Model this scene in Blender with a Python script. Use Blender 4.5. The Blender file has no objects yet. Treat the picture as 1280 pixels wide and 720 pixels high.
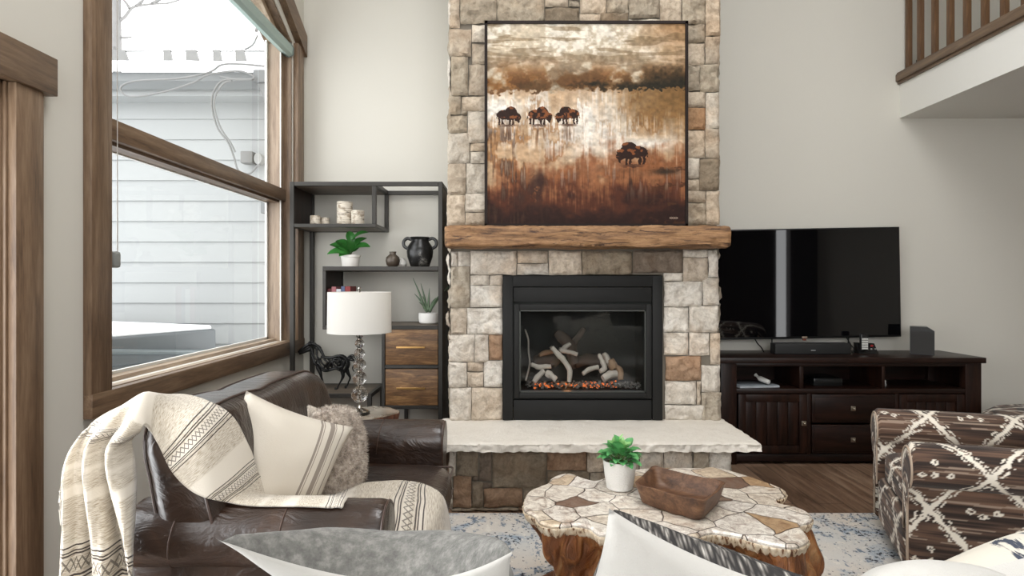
import bpy, bmesh, math, random
import numpy as np
from mathutils import Vector, Matrix, noise
C = bpy.context.scene
COL = C.collection
F = 745.0                      # focal length in pixels of the 1280 wide frame
HZ = 353.0                     # horizon row
EYE = 1.30
# ------------------------------------------------------------------ camera, world, lights, exposure
cam = bpy.data.objects.new('camera', bpy.data.cameras.new('camera')); COL.objects.link(cam)
cam.location = (0, 0, EYE); cam.rotation_euler = (math.radians(90), 0, 0)
cam.data.sensor_width = 36; cam.data.lens = 36*F/1280; cam.data.shift_y = (HZ-360)/1280
cam.data.clip_start = .05; cam.data.clip_end = 200
C.camera = cam
C.view_settings.view_transform = 'Standard'; C.view_settings.look = 'None'
C.view_settings.exposure = -0.42; C.view_settings.gamma = 1.0; C.view_settings.use_curve_mapping = False
C.cycles.use_denoising = True
C.cycles.max_bounces = 8; C.cycles.diffuse_bounces = 4; C.cycles.glossy_bounces = 4
C.cycles.transmission_bounces = 8; C.cycles.transparent_max_bounces = 12
C.cycles.caustics_reflective = False; C.cycles.caustics_refractive = False
C.cycles.sample_clamp_indirect = 4
W = bpy.data.worlds.new('overcast'); C.world = W; W.use_nodes = True
bg = W.node_tree.nodes['Background']
bg.inputs[0].default_value = (.98, .99, 1.0, 1); bg.inputs[1].default_value = 5.6
def area(name, loc, rot, sx, sy, power, color=(1, 1, 1), spread=180):
    l = bpy.data.lights.new(name, 'AREA'); l.shape = 'RECTANGLE'; l.size = sx; l.size_y = sy
    l.energy = power; l.color = color; l.spread = math.radians(spread)
    o = bpy.data.objects.new(name, l); COL.objects.link(o); o.location = loc
    o.rotation_euler = [math.radians(a) for a in rot]; return o
# fill lamp added at the unseen rear windows; daylight from the glazed left door
area('rear_window_fill', (0.6, -3.42, 2.55), (90, 0, 0), 4.2, 3.0, 105, (1, .995, .985))
area('skylight_daylight', (.6, 1.3, 5.17), (0, 0, 0), 2.6, 2.2, 112, (1, .995, .985))
area('glass_door_daylight', (-1.70, 1.00, 1.05), (90, 0, -90), 1.5, 1.8, 48, (.95, .98, 1))
p = area('window_portal', (-1.80, 3.43, 2.2), (90, 0, -90), 2.1, 3.4, 1); p.data.cycles.is_portal = True

# ------------------------------------------------------------------ helpers
def px(x, y, D):
    """a point seen at pixel (x, y) at depth D metres from the camera"""
    return Vector(((x-640)*D/F, D, EYE-(y-HZ)*D/F))
def tagp(o, label=None, cat=None, group=None, kind=None):
    if label: o['label'] = label
    if cat: o['category'] = cat
    if group: o['group'] = group
    if kind: o['kind'] = kind
    return o
def thing(name, label, cat, loc=(0, 0, 0), group=None):
    o = bpy.data.objects.new(name, None); COL.objects.link(o); o.location = loc
    o.empty_display_size = .1
    return tagp(o, label, cat, group)
def wloc(o):
    v = Vector((0, 0, 0))
    while o is not None:
        v += o.location; o = o.parent
    return v
def obj(name, bm, m=None, parent=None, smooth=40, label=None, kind=None, mods=()):
    """link bm (world coordinates) as one mesh object, a part of parent when given"""
    if isinstance(bm, bpy.types.Mesh): me = bm
    else:
        bmesh.ops.recalc_face_normals(bm, faces=bm.faces[:])
        me = bpy.data.meshes.new(name); bm.to_mesh(me); bm.free()
    if parent is not None:
        me.transform(Matrix.Translation(-wloc(parent)))
    o = bpy.data.objects.new(name, me); COL.objects.link(o)
    if parent is not None: o.parent = parent
    for mm in (m if isinstance(m, (list, tuple)) else [m]):
        if mm is not None: me.materials.append(mm)
    if smooth:
        me.polygons.foreach_set('use_smooth', [True]*len(me.polygons))
        me.set_sharp_from_angle(angle=math.radians(smooth))
    if label: o['label'] = label
    if kind: o['kind'] = kind
    return o
def struct(name, bm, m, label=None, **k):
    return obj(name, bm, m, None, kind='structure', label=label, **k)
def NB(): return bmesh.new()
def box(bm, x0, y0, z0, x1, y1, z1, bev=0, seg=2, mi=0, M=None):
    r = bmesh.ops.create_cube(bm, size=1)
    vs = r['verts']
    for v in vs:
        v.co = Vector((x0+(v.co.x+.5)*(x1-x0), y0+(v.co.y+.5)*(y1-y0), z0+(v.co.z+.5)*(z1-z0)))
    fs = set(f for v in vs for f in v.link_faces)
    if bev:
        es = list(set(e for v in vs for e in v.link_edges))
        r = bmesh.ops.bevel(bm, geom=es, offset=bev, segments=seg, affect='EDGES', profile=.5)
        vs = [v for v in r['verts']]
        fs = set(r['faces']) | set(f for v in vs for f in v.link_faces)
        vs = list(set(v for f in fs for v in f.verts))
    for f in fs: f.material_index = mi
    if M is not None:
        for v in vs: v.co = M @ v.co
    return vs
def frame_of(t):
    t = t.normalized(); a = Vector((0, 0, 1)) if abs(t.z) < .9 else Vector((1, 0, 0))
    n = t.cross(a).normalized(); return n, n.cross(t).normalized()
def tube(bm, pts, rad, seg=8, cap=True, mi=0, flat=1.0):
    pts = [Vector(p) for p in pts]; n = len(pts)
    rads = rad if isinstance(rad, (list, tuple)) else [rad]*n
    rings = []; pn = None
    for i, p_ in enumerate(pts):
        t = (pts[min(i+1, n-1)]-pts[max(i-1, 0)])
        if t.length < 1e-9: t = Vector((0, 0, 1))
        t.normalize()
        if pn is None: a, b = frame_of(t)
        else:
            a = (pn - t*pn.dot(t))
            a = a.normalized() if a.length > 1e-6 else frame_of(t)[0]
            b = t.cross(a)
        pn = a
        rings.append([bm.verts.new(p_ + (a*math.cos(2*math.pi*k/seg)+b*math.sin(2*math.pi*k/seg)*flat)*rads[i]) for k in range(seg)])
    for i in range(n-1):
        for k in range(seg):
            f = bm.faces.new((rings[i][k], rings[i][(k+1) % seg], rings[i+1][(k+1) % seg], rings[i+1][k])); f.material_index = mi
    if cap:
        for r in (rings[0][::-1], rings[-1]):
            f = bm.faces.new(r); f.material_index = mi
    return rings
def cr(pts, n=8):
    """Catmull-Rom through points -> list of Vectors"""
    P = [Vector(p) for p in pts]; out = []
    for i in range(len(P)-1):
        a = P[max(i-1, 0)]; b = P[i]; c = P[i+1]; d = P[min(i+2, len(P)-1)]
        for k in range(n):
            t = k/n
            out.append(.5*((2*b)+(c-a)*t+(2*a-5*b+4*c-d)*t*t+(3*b-a-3*c+d)*t**3))
    out.append(P[-1]); return out
def lathe(bm, c, prof, seg=32, mi=0, fn=None):
    """prof: (radius, z) from bottom to top around c"""
    rings = []
    for r, z in prof:
        if r < 1e-5: rings.append([bm.verts.new((c[0], c[1], c[2]+z))])
        else:
            ring = []
            for k in range(seg):
                a = 2*math.pi*k/seg; rr = r*(fn(a, z) if fn else 1)
                ring.append(bm.verts.new((c[0]+rr*math.cos(a), c[1]+rr*math.sin(a), c[2]+z)))
            rings.append(ring)
    for A, B in zip(rings[:-1], rings[1:]):
        if len(A) == 1 and len(B) == 1: continue
        for k in range(seg):
            k2 = (k+1) % seg
            if len(A) == 1: f = bm.faces.new((A[0], B[k], B[k2]))
            elif len(B) == 1: f = bm.faces.new((A[k], A[k2], B[0]))
            else: f = bm.faces.new((A[k], A[k2], B[k2], B[k]))
            f.material_index = mi
    for R_ in (rings[0], rings[-1]):
        if len(R_) > 1: bm.faces.new(R_).material_index = mi
def grid(bm, P, uv=None, mi=0, closed=False):
    """P[i][j] -> grid of quads; uv[i][j] optional"""
    V = [[bm.verts.new(p_) for p_ in row] for row in P]
    lay = bm.loops.layers.uv.verify() if uv is not None else None
    n = len(V); m = len(V[0])
    for i in range(n-1):
        for j in range(m if closed else m-1):
            j2 = (j+1) % m
            f = bm.faces.new((V[i][j], V[i][j2], V[i+1][j2], V[i+1][j])); f.material_index = mi
            if lay:
                for lp, (a, b) in zip(f.loops, ((i, j), (i, j+1 if closed else j2), (i+1, j+1 if closed else j2), (i+1, j))):
                    lp[lay].uv = uv[a][b % len(uv[a])] if not closed else uv[a][min(b, len(uv[a])-1)]
    return V
def prism(bm, pts, d, mi=0):
    """extrude polygon pts (Vectors) by vector d"""
    A = [bm.verts.new(p_) for p_ in pts]; B = [bm.verts.new(Vector(p_)+Vector(d)) for p_ in pts]
    n = len(A)
    bm.faces.new(A).material_index = mi; bm.faces.new(B[::-1]).material_index = mi
    for k in range(n): bm.faces.new((A[k], B[k], B[(k+1) % n], A[(k+1) % n])).material_index = mi
def fbm(p_, s=1, o=3):
    return noise.fractal(Vector(p_)*s, 1.0, 2.0, o)

# ------------------------------------------------------------------ materials
def nodes(name):
    m = bpy.data.materials.new(name); m.use_nodes = True
    nt = m.node_tree; return m, nt, nt.nodes['Principled BSDF']
def lin(c):
    return tuple((v/255/12.92 if v <= 10 else ((v/255+.055)/1.055)**2.4) for v in c)
def ramp(nt, fac, stops):
    r = nt.nodes.new('ShaderNodeValToRGB'); e = r.color_ramp.elements
    while len(e) < len(stops): e.new(.5)
    for k, (p_, c) in enumerate(stops):
        e[k].position = p_; e[k].color = (*c, 1) if len(c) == 3 else c
    nt.links.new(fac, r.inputs[0]); return r.outputs[0]
def tex(nt, kind='NOISE', scale=5, detail=4, co='Object', stretch=(1, 1, 1), rough=.55, dist=0, out=None, rot=(0, 0, 0), feature=None):
    tc = nt.nodes.new('ShaderNodeTexCoord'); mp = nt.nodes.new('ShaderNodeMapping')
    mp.inputs['Scale'].default_value = stretch; mp.inputs['Rotation'].default_value = rot
    nt.links.new(tc.outputs[co], mp.inputs[0])
    if kind == 'NOISE':
        t = nt.nodes.new('ShaderNodeTexNoise'); t.inputs['Detail'].default_value = detail
        t.inputs['Roughness'].default_value = rough; t.inputs['Distortion'].default_value = dist; o_ = t.outputs[out or 0]
    elif kind == 'VORONOI':
        t = nt.nodes.new('ShaderNodeTexVoronoi')
        if feature: t.feature = feature
        o_ = t.outputs[out or 0]
    else:
        t = nt.nodes.new('ShaderNodeTexWave'); t.inputs['Distortion'].default_value = dist
        t.inputs['Detail'].default_value = detail; o_ = t.outputs[out or 0]
    t.inputs['Scale'].default_value = scale
    nt.links.new(mp.outputs[0], t.inputs['Vector']); return o_
def mix(nt, fac, a, b, mode='MIX'):
    n = nt.nodes.new('ShaderNodeMix'); n.data_type = 'RGBA'; n.blend_type = mode
    for s, v in ((n.inputs[0], fac), (n.inputs[6], a), (n.inputs[7], b)):
        if hasattr(v, 'is_linked'): nt.links.new(v, s)
        elif isinstance(v, (int, float)): s.default_value = v
        else: s.default_value = (*v, 1) if len(v) == 3 else v
    return n.outputs[2]
def math_(nt, op, a, b=0.0, c=None, clamp=False):
    n = nt.nodes.new('ShaderNodeMath'); n.operation = op; n.use_clamp = clamp
    for s, v in zip(n.inputs, (a, b) + ((c,) if c is not None else ())):
        if hasattr(v, 'is_linked'): nt.links.new(v, s)
        else: s.default_value = v
    return n.outputs[0]
def bump(nt, b, h, strength=.3, dist=.01, prev=None):
    n = nt.nodes.new('ShaderNodeBump'); n.inputs['Strength'].default_value = strength; n.inputs['Distance'].default_value = dist
    nt.links.new(h, n.inputs['Height'])
    if prev is not None: nt.links.new(prev, n.inputs['Normal'])
    nt.links.new(n.outputs[0], b.inputs['Normal']); return n.outputs[0]
def setc(nt, b, c, key='Base Color'):
    if hasattr(c, 'is_linked'): nt.links.new(c, b.inputs[key])
    else: b.inputs[key].default_value = (*c, 1)
def plain(name, c, rough=.5, metal=0, var=.12, vs=12, bmp=0, bs=60, coat=0, spec=.5, sheen=0, stretch=(1, 1, 1), bd=.004):
    m, nt, b = nodes(name)
    n = tex(nt, 'NOISE', vs, 4, stretch=stretch)
    setc(nt, b, mix(nt, n, tuple(v*(1-var) for v in c), tuple(min(1, v*(1+var)) for v in c)))
    b.inputs['Roughness'].default_value = rough; b.inputs['Metallic'].default_value = metal
    b.inputs['Coat Weight'].default_value = coat; b.inputs['Coat Roughness'].default_value = .15
    b.inputs['Specular IOR Level'].default_value = spec; b.inputs['Sheen Weight'].default_value = sheen
    if bmp: bump(nt, b, tex(nt, 'NOISE', bs, 5, stretch=stretch), bmp, bd)
    return m
def wood(name, c1, c2, c3=None, st=(1, 1, 12), scale=3, rough=.45, bmp=.15, coat=0, spec=.5):
    """grain: st is large across the grain, small along it"""
    m, nt, b = nodes(name)
    a = tex(nt, 'NOISE', scale, 6, stretch=st, dist=.6, rough=.6)
    a2 = tex(nt, 'NOISE', scale*6, 4, stretch=st, rough=.6)
    w = math_(nt, 'ADD', math_(nt, 'MULTIPLY', a, .7), math_(nt, 'MULTIPLY', a2, .3))
    setc(nt, b, ramp(nt, w, [(.32, c1), (.5, c2), (.68, c3 or c2)]))
    b.inputs['Roughness'].default_value = rough; b.inputs['Coat Weight'].default_value = coat
    b.inputs['Specular IOR Level'].default_value = spec
    bump(nt, b, w, bmp, .004); return m
M = {}
M['wall'] = plain('wall_paint', (.61, .59, .53), .75, var=.015, vs=2, bmp=.05, bs=220, bd=.001)
M['white_paint'] = plain('white_paint', (.76, .75, .71), .6, var=.01, vs=2)
M['trim_v'] = wood('stained_trim_upright', lin((76, 58, 44)), lin((112, 90, 70)), lin((140, 118, 96)), (9, 9, .7), 3, .42)
M['trim_y'] = wood('stained_trim_level', lin((70, 54, 40)), lin((106, 84, 64)), lin((132, 110, 88)), (9, .7, 9), 3, .42)
M['trim_pale'] = wood('pale_window_sash_wood', lin((120, 100, 82)), lin((158, 138, 116)), lin((180, 162, 142)), (9, .7, 9), 3, .4)
M['trim_pale_v'] = wood('pale_window_stile_wood', lin((110, 92, 76)), lin((146, 126, 106)), lin((168, 150, 130)), (9, 9, .7), 3, .4)
M['bal_wood'] = wood('railing_wood', lin((62, 42, 26)), lin((98, 70, 45)), lin((125, 94, 64)), (9, 9, .8), 3, .4)
M['steel'] = plain('dark_bronze_steel', lin((58, 56, 53)), .42, .6, var=.12, vs=20)
M['shelf_wood'] = wood('dark_shelf_board', lin((70, 60, 50)), lin((98, 86, 73)), lin((120, 106, 90)), (1.0, 9, 9), 3, .45)
M['drawer_wood'] = wood('rustic_drawer_wood', lin((52, 34, 20)), lin((104, 74, 45)), lin((150, 114, 74)), (1.2, 9, 9), 4, .5, .3)
M['brass'] = plain('brushed_brass', lin((190, 150, 95)), .3, .9, var=.05)
M['black_metal'] = plain('black_fireplace_metal', (.011, .011, .0105), .6, 0, var=.2, vs=6, spec=.25)
M['black_gloss'] = plain('black_plastic', (.006, .006, .006), .35, 0, var=.1)
M['stand_wood'] = wood('dark_espresso_wood', lin((14, 7, 5)), lin((28, 14, 9)), lin((46, 25, 17)), (1, 9, 9), 3, .38, .25, spec=.3)
M['stand_wood_v'] = wood('dark_espresso_wood_upright', lin((16, 8, 6)), lin((32, 17, 11)), lin((50, 28, 19)), (9, 9, 1), 3, .42, .25, spec=.25)
M['beam'] = wood('hewn_mantel_wood', lin((70, 46, 28)), lin((136, 100, 66)), lin((178, 140, 100)), (.9, 7, 9), 4, .65, .6)
M['ceramic'] = plain('white_ceramic', (.78, .76, .72), .35, var=.03, bmp=.15, bs=40)
M['pot_white'] = plain('stippled_white_pot', (.80, .79, .76), .6, var=.04, bmp=.8, bs=170)
M['linen'] = plain('cream_linen', (.68, .64, .58), .85, var=.05, vs=30, bmp=.35, bs=420, sheen=.2)
M['white_cotton'] = plain('white_cotton', (.56, .545, .515), .85, var=.03, vs=30, bmp=.3, bs=420, sheen=.2)
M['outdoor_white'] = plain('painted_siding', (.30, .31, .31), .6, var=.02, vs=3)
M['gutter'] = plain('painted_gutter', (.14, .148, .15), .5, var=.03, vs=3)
M['snow'] = plain('snow', (.9, .92, .94), .8, var=.02, vs=3)
# ================================================================== SETTING
# plank floor along Y
m, nt, b = nodes('plank_floor')
tc = nt.nodes.new('ShaderNodeTexCoord'); mp = nt.nodes.new('ShaderNodeMapping'); mp.inputs['Rotation'].default_value = (0, 0, math.radians(90))
nt.links.new(tc.outputs['Object'], mp.inputs[0])
br = nt.nodes.new('ShaderNodeTexBrick'); nt.links.new(mp.outputs[0], br.inputs[0])
br.inputs['Scale'].default_value = 1; br.inputs['Brick Width'].default_value = 1.4; br.inputs['Row Height'].default_value = .15
br.inputs['Mortar Size'].default_value = .002; br.inputs['Color1'].default_value = (0, 0, 0, 1); br.inputs['Color2'].default_value = (1, 1, 1, 1)
g = tex(nt, 'NOISE', 3, 6, stretch=(9, .8, 1), dist=.8)
w_ = math_(nt, 'ADD', math_(nt, 'MULTIPLY', g, .75), math_(nt, 'MULTIPLY', br.outputs[0], .25))
cc = ramp(nt, w_, [(.25, lin((70, 52, 40))), (.5, lin((122, 96, 77))), (.75, lin((160, 134, 112)))])
setc(nt, b, mix(nt, br.outputs['Fac'], cc, (.03, .02, .015))); b.inputs['Roughness'].default_value = .38
bump(nt, b, w_, .1, .003); M['floor'] = m
bm = NB(); box(bm, -1.85, -3.7, -.12, 6.7, 4.92, 0); struct('floor', bm, M['floor'], smooth=0)
bm = NB(); box(bm, -1.85, -3.7, 5.2, -.7, 4.92, 5.35); box(bm, 1.9, -3.7, 5.2, 6.7, 4.92, 5.35); box(bm, -.7, -3.7, 5.2, 1.9, .4, 5.35); box(bm, -.7, 2.4, 5.2, 1.9, 4.92, 5.35); struct('ceiling', bm, M['white_paint'], smooth=0)
bm = NB(); box(bm, -1.85, 4.72, 0, 6.7, 4.92, 5.2); struct('wall_back', bm, M['wall'], smooth=0)
bm = NB(); box(bm, 6.5, -3.5, 0, 6.7, 4.72, 5.2); struct('wall_right', bm, M['wall'], smooth=0)
WX0, WX1 = -1.85, -1.65
def yz(bm, pts, x0, x1): prism(bm, [Vector((x0, y, z)) for y, z in pts], (x1-x0, 0, 0))
HS = .47                                     # slope of the window head
def head(y, z0=3.10): return z0 + HS*(4.48-y)
bm = NB()
yz(bm, [(-3.5, 0), (.2, 0), (.2, 5.2), (-3.5, 5.2)], WX0, WX1)
yz(bm, [(.2, 1.97), (1.96, 1.97), (1.96, 5.2), (.2, 5.2)], WX0, WX1)
yz(bm, [(1.96, 0), (2.40, 0), (2.40, 5.2), (1.96, 5.2)], WX0, WX1)
yz(bm, [(2.40, 0), (4.48, 0), (4.48, .855), (2.40, .855)], WX0, WX1)
yz(bm, [(2.40, head(2.40)), (4.48, head(4.48)), (4.48, 5.2), (2.40, 5.2)], WX0, WX1)
yz(bm, [(4.48, 0), (4.72, 0), (4.72, 5.2), (4.48, 5.2)], WX0, WX1)
struct('wall_left', bm, M['wall'], smooth=0)
bm = NB()                                    # rear wall with its windows, behind the camera
box(bm, -1.85, -3.7, 0, -1.5, -3.5, 5.2); box(bm, -1.5, -3.7, 0, 2.7, -3.5, 1.05); box(bm, -1.5, -3.7, 4.05, 2.7, -3.5, 5.2)
box(bm, 2.7, -3.7, 0, 5.62, -3.5, 5.2); box(bm, 5.62, -3.7, 2.5, 5.92, -3.5, 5.2); box(bm, 5.62, -3.7, 0, 5.92, -3.5, .08); box(bm, 5.92, -3.7, 0, 6.7, -3.5, 5.2)
struct('wall_rear', bm, wood('rear_wall_panelling', lin((30, 20, 15)), lin((48, 34, 26)), lin((62, 46, 36)), (9, 9, 1), 3, .6, .1), smooth=0)
bm = NB()
for x in (-1.5, .56, 2.62): box(bm, x, -3.6, 1.05, x+.08, -3.44, 4.05)
for z in (1.05, 3.97): box(bm, -1.5, -3.6, z, 2.7, -3.44, z+.08)
struct('window_2', bm, M['trim_v'], smooth=0)
bm = NB()
box(bm, -1.65, 4.70, 0, -.45, 4.72, .14); box(bm, 1.35, 4.70, 0, 6.5, 4.72, .14)
struct('baseboard_back', bm, M['trim_y'], smooth=0)
bm = NB(); box(bm, -1.65, 2.07, 0, -1.63, 4.70, .14); struct('baseboard_left', bm, M['trim_y'], smooth=0)

# ---- window_1 : tall trapezoid window in the left wall
win = thing('window_1', None, None, (-1.65, 3.44, .78)); win['kind'] = 'structure'; win['label'] = 'tall wood-trimmed window with a sloping head looking onto snow and white siding'
bm = NB()
box(bm, -1.65, 2.29, .86, -1.615, 2.41, 4.15, .004); box(bm, -1.65, 4.50, .86, -1.615, 4.63, 3.11, .004)
obj('casing', bm, M['trim_v'], win)
bm = NB(); box(bm, -1.65, 2.29, .772, -1.612, 4.64, .868, .004); obj('sill_casing', bm, M['trim_y'], win)
bm = NB()
def hq(y): return 3.06+.53*(4.66-y)
yz(bm, [(2.25, hq(2.25)), (4.66, hq(4.66)), (4.66, hq(4.66)+.165), (2.25, hq(2.25)+.165)], -1.65, -1.600)
obj('head_casing', bm, M['trim_y'], win, smooth=0)
bm = NB()
box(bm, -1.85, 2.40, .855, -1.655, 2.418, head(2.40), 0); box(bm, -1.85, 4.462, .855, -1.655, 4.48, head(4.48), 0)
obj('jamb', bm, M['trim_v'], win, smooth=0)
bm = NB(); yz(bm, [(2.40, head(2.40)-.02), (4.48, head(4.48)-.02), (4.48, head(4.48)), (2.40, head(2.40))], -1.85, -1.655)
obj('head_jamb', bm, M['trim_y'], win, smooth=0)
bm = NB()
box(bm, -1.80, 2.418, .86, -1.71, 2.45, head(2.45)-.04); box(bm, -1.80, 4.40, .86, -1.71, 4.462, head(4.46)-.02)
obj('sash_stile', bm, M['trim_pale_v'], win, smooth=0)
bm = NB()
yz(bm, [(2.42, head(2.42)-.07), (4.46, head(4.46)-.07), (4.46, head(4.46)-.02), (2.42, head(2.42)-.02)], -1.80, -1.71)
box(bm, -1.80, 2.42, .857, -1.745, 4.462, .885); box(bm, -1.705, 2.42, .857, -1.66, 4.462, .869)
obj('sash', bm, M['trim_pale'], win, smooth=0)
bm = NB()
box(bm, -1.815, 2.41, .86, -1.80, 2.465, head(2.46)-.05); box(bm, -1.815, 4.375, .86, -1.80, 4.46, head(4.46)-.03)
box(bm, -1.745, 2.42, .856, -1.705, 4.462, .866); box(bm, -1.815, 2.42, .857, -1.80, 4.46, .90); box(bm, -1.815, 2.42, 1.885, -1.80, 4.46, 1.905)
box(bm, -1.712, 4.395, .87, -1.704, 4.401, 3.0)
obj('sash_edging', bm, M['white_paint'], win, smooth=0, label='thin white edging of the window sash')
bm = NB(); box(bm, -1.80, 2.418, 1.905, -1.69, 4.462, 1.995, .006); box(bm, -1.80, 2.418, 1.89, -1.72, 4.462, 1.906); obj('transom', bm, M['trim_y'], win)
m, nt, b = nodes('window_glass'); nt.nodes.remove(b)
tr = nt.nodes.new('ShaderNodeBsdfTransparent'); gl = nt.nodes.new('ShaderNodeBsdfGlossy'); gl.inputs['Roughness'].default_value = .02
mx = nt.nodes.new('ShaderNodeMixShader'); fr = math_(nt, 'ADD', math_(nt, 'MULTIPLY', math_(nt, 'POWER', nt.nodes.new('ShaderNodeLayerWeight').outputs['Facing'], 4.0), .6), .03)
tr.inputs[0].default_value = (.97, .98, .98, 1)
nt.links.new(fr, mx.inputs[0]); nt.links.new(tr.outputs[0], mx.inputs[1]); nt.links.new(gl.outputs[0], mx.inputs[2])
nt.links.new(mx.outputs[0], nt.nodes['Material Output'].inputs[0]); M['glass'] = m
bm = NB(); f = bm.faces.new([bm.verts.new((-1.79, y, z)) for y, z in ((2.44, .87), (4.42, .87), (4.42, 1.90), (2.44, 1.90))]); obj('lower_pane', bm, M['glass'], win, smooth=0)
bm = NB(); f = bm.faces.new([bm.verts.new((-1.79, y, z)) for y, z in ((2.44, 1.99), (4.42, 1.99), (4.42, head(4.42)-.05), (2.44, head(2.44)-.05))]); obj('upper_pane', bm, M['glass'], win, smooth=0)
# roller blind cassette and its chain
M['blind'] = plain('grey_green_blind_fabric', lin((158, 176, 170)), .5, .1, var=.04)
bl = thing('roller_blind', 'grey-green roller blind cassette rolled up under the sloping window head', 'blind', (-1.68, 3.44, 3.02))
bm = NB(); 
pr = [(-1.715, 3.005), (-1.665, 2.985), (-1.64, 3.0), (-1.635, 3.05), (-1.655, 3.085), (-1.70, 3.095)]
prism(bm, [Vector((x, 2.43, z)) for x, z in pr], (0, 2.02, 0)); obj('cassette', bm, M['blind'], bl, smooth=20)
bm = NB(); prism(bm, [Vector((x, 4.45, z)) for x, z in [(-1.718, 3.0), (-1.665, 2.98), (-1.632, 3.0), (-1.63, 3.055), (-1.655, 3.092), (-1.70, 3.10)]], (0, .010, 0)); obj('end_cap', bm, plain('grey_cap', lin((110, 120, 116)), .5), bl, smooth=0)
bm = NB(); tube(bm, [(-1.66, 2.46, 3.0), (-1.66, 2.46, 1.42)], .0028, 6); tube(bm, [(-1.64, 2.475, 3.0), (-1.645, 2.485, 1.42)], .0028, 6)
obj('pull_chain', bm, plain('grey_chain', lin((215, 212, 205)), .4, .0), bl)
bm = NB(); box(bm, -1.668, 2.455, 1.36, -1.636, 2.50, 1.43, .012, 3); obj('chain_tensioner', bm, plain('clear_grey_plastic', lin((140, 143, 140)), .25), bl)

# ---- door_1 at the far left
dr = thing('door_1', None, None, (-1.65, 1.08, 0)); dr['kind'] = 'structure'; dr['label'] = 'dark wood doorway casing with a heavy head board at the far left'
bm = NB(); box(bm, -1.65, 1.945, 0, -1.618, 2.062, 1.956, .004); box(bm, -1.65, .10, 0, -1.618, .215, 1.956, .004); obj('casing', bm, M['trim_v'], dr)
bm = NB(); box(bm, -1.65, .02, 1.956, -1.605, 2.108, 2.088, .003); obj('head_casing', bm, M['trim_y'], dr)
bm = NB(); box(bm, -1.86, 1.925, 0, -1.655, 1.96, 1.97, .003); box(bm, -1.725, 1.905, 0, -1.70, 1.926, 1.97, .004); box(bm, -1.665, 1.935, 0, -1.645, 1.947, 1.956, .003)
box(bm, -1.86, .20, 0, -1.655, .235, 1.97); box(bm, -1.86, .2, 1.945, -1.655, 1.96, 1.97); obj('jamb', bm, M['trim_v'], dr)
bm = NB(); box(bm, -1.80, 1.79, .01, -1.76, 1.90, 1.94, .004); box(bm, -1.80, .24, .01, -1.76, .36, 1.94, .004); box(bm, -1.80, .36, 1.82, -1.76, 1.79, 1.94); box(bm, -1.80, .36, .01, -1.76, 1.79, .12); obj('door_leaf', bm, M['trim_v'], dr)

# ---- loft with its railing
lf = thing('ceiling_2', None, None, (3.07, 3.0, 2.6)); lf['kind'] = 'structure'; lf['label'] = 'white underside and fascia of the loft at the upper right'
bm = NB(); box(bm, 3.07, -3.5, 2.60, 6.5, 4.72, 2.885); obj('loft_slab', bm, M['white_paint'], lf, smooth=0)
bm = NB(); box(bm, 3.035, -3.5, 2.885, 3.20, 4.72, 2.945, .006); box(bm, 3.05, -3.5, 2.865, 3.072, 4.72, 2.888, .004); box(bm, 3.045, -3.5, 2.945, 3.17, 4.72, 2.958, .004); obj('edge_trim', bm, M['trim_y'], lf)
bm = NB(); box(bm, 3.2, 4.70, 2.885, 6.5, 4.72, 3.06); obj('loft_baseboard', bm, plain('dark_baseboard', lin((48, 38, 30)), .5), lf, smooth=0)
rl = thing('loft_railing', 'wooden railing of square balusters along the edge of the loft', 'railing', (3.12, 3.0, 2.958))
y = 4.70; k = 0
ys = [4.68, 4.545, 4.39, 4.235, 4.08, 3.925, 3.77]
while ys[-1] > .3: ys.append(ys[-1]-.155)
base = None
for k, y in enumerate(ys):
    if base is None:
        bm = NB(); box(bm, 3.098, y-.018, 2.958, 3.134, y+.018, 3.86, .003); base = obj('baluster', bm, M['bal_wood'], rl); y0 = y
    else:
        c = base.copy(); COL.objects.link(c); c.parent = rl; c.location = (0, y-y0, 0)
bm = NB(); box(bm, 3.08, .2, 3.86, 3.155, 4.72, 3.91, .008); obj('handrail', bm, M['bal_wood'], rl)

# ================================================================== OUTSIDE
bm = NB(); P = []
for i in range(60):
    row = []
    for j in range(40):
        X = -1.87-i*.25; Y = -2+j*.3
        row.append(Vector((X, Y, .30+.10*fbm((X, Y, 0), .7)+.03*fbm((X, Y, 3), 3))))
    P.append(row)
grid(bm, P); o = struct('ground', bm, M['snow'], label='snow lying outside the window'); o.name = 'snow_ground'
nh = thing('neighbouring_building', 'white clapboard wing with snow-covered roof outside the window', 'building', (-4, 5.8, 0))
bm = NB(); z = -.1
while z < 3.05:
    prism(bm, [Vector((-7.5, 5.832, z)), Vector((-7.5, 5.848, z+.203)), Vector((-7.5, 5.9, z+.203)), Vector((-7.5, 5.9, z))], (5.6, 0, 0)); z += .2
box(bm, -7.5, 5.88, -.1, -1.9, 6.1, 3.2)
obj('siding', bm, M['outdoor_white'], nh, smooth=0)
bm = NB(); box(bm, -7.5, 5.62, 3.06, -1.9, 5.85, 3.09); box(bm, -7.5, 5.62, 3.09, -1.9, 5.66, 3.20); obj('soffit', bm, M['outdoor_white'], nh, smooth=0)
bm = NB(); prism(bm, [Vector((-7.5, y_, z_)) for y_, z_ in ((5.50, 3.24), (5.62, 3.24), (5.62, 3.12), (5.56, 3.10), (5.50, 3.16))], (5.55, 0, 0)); obj('gutter', bm, M['gutter'], nh, smooth=0)
bm = NB(); P = []
for i in range(60):
    row = [Vector((-7.6+i*.1, 5.46, 3.235))]
    for j in range(19):
        X = -7.6+i*.1; Y = 5.46+j*.1; row.append(Vector((X, Y, 3.25+(Y-5.46)*.385+.05+.025*fbm((X, Y, 1), 2.2))))
    P.append(row)
grid(bm, P); obj('snowy_roof', bm, M['snow'], nh)
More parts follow.
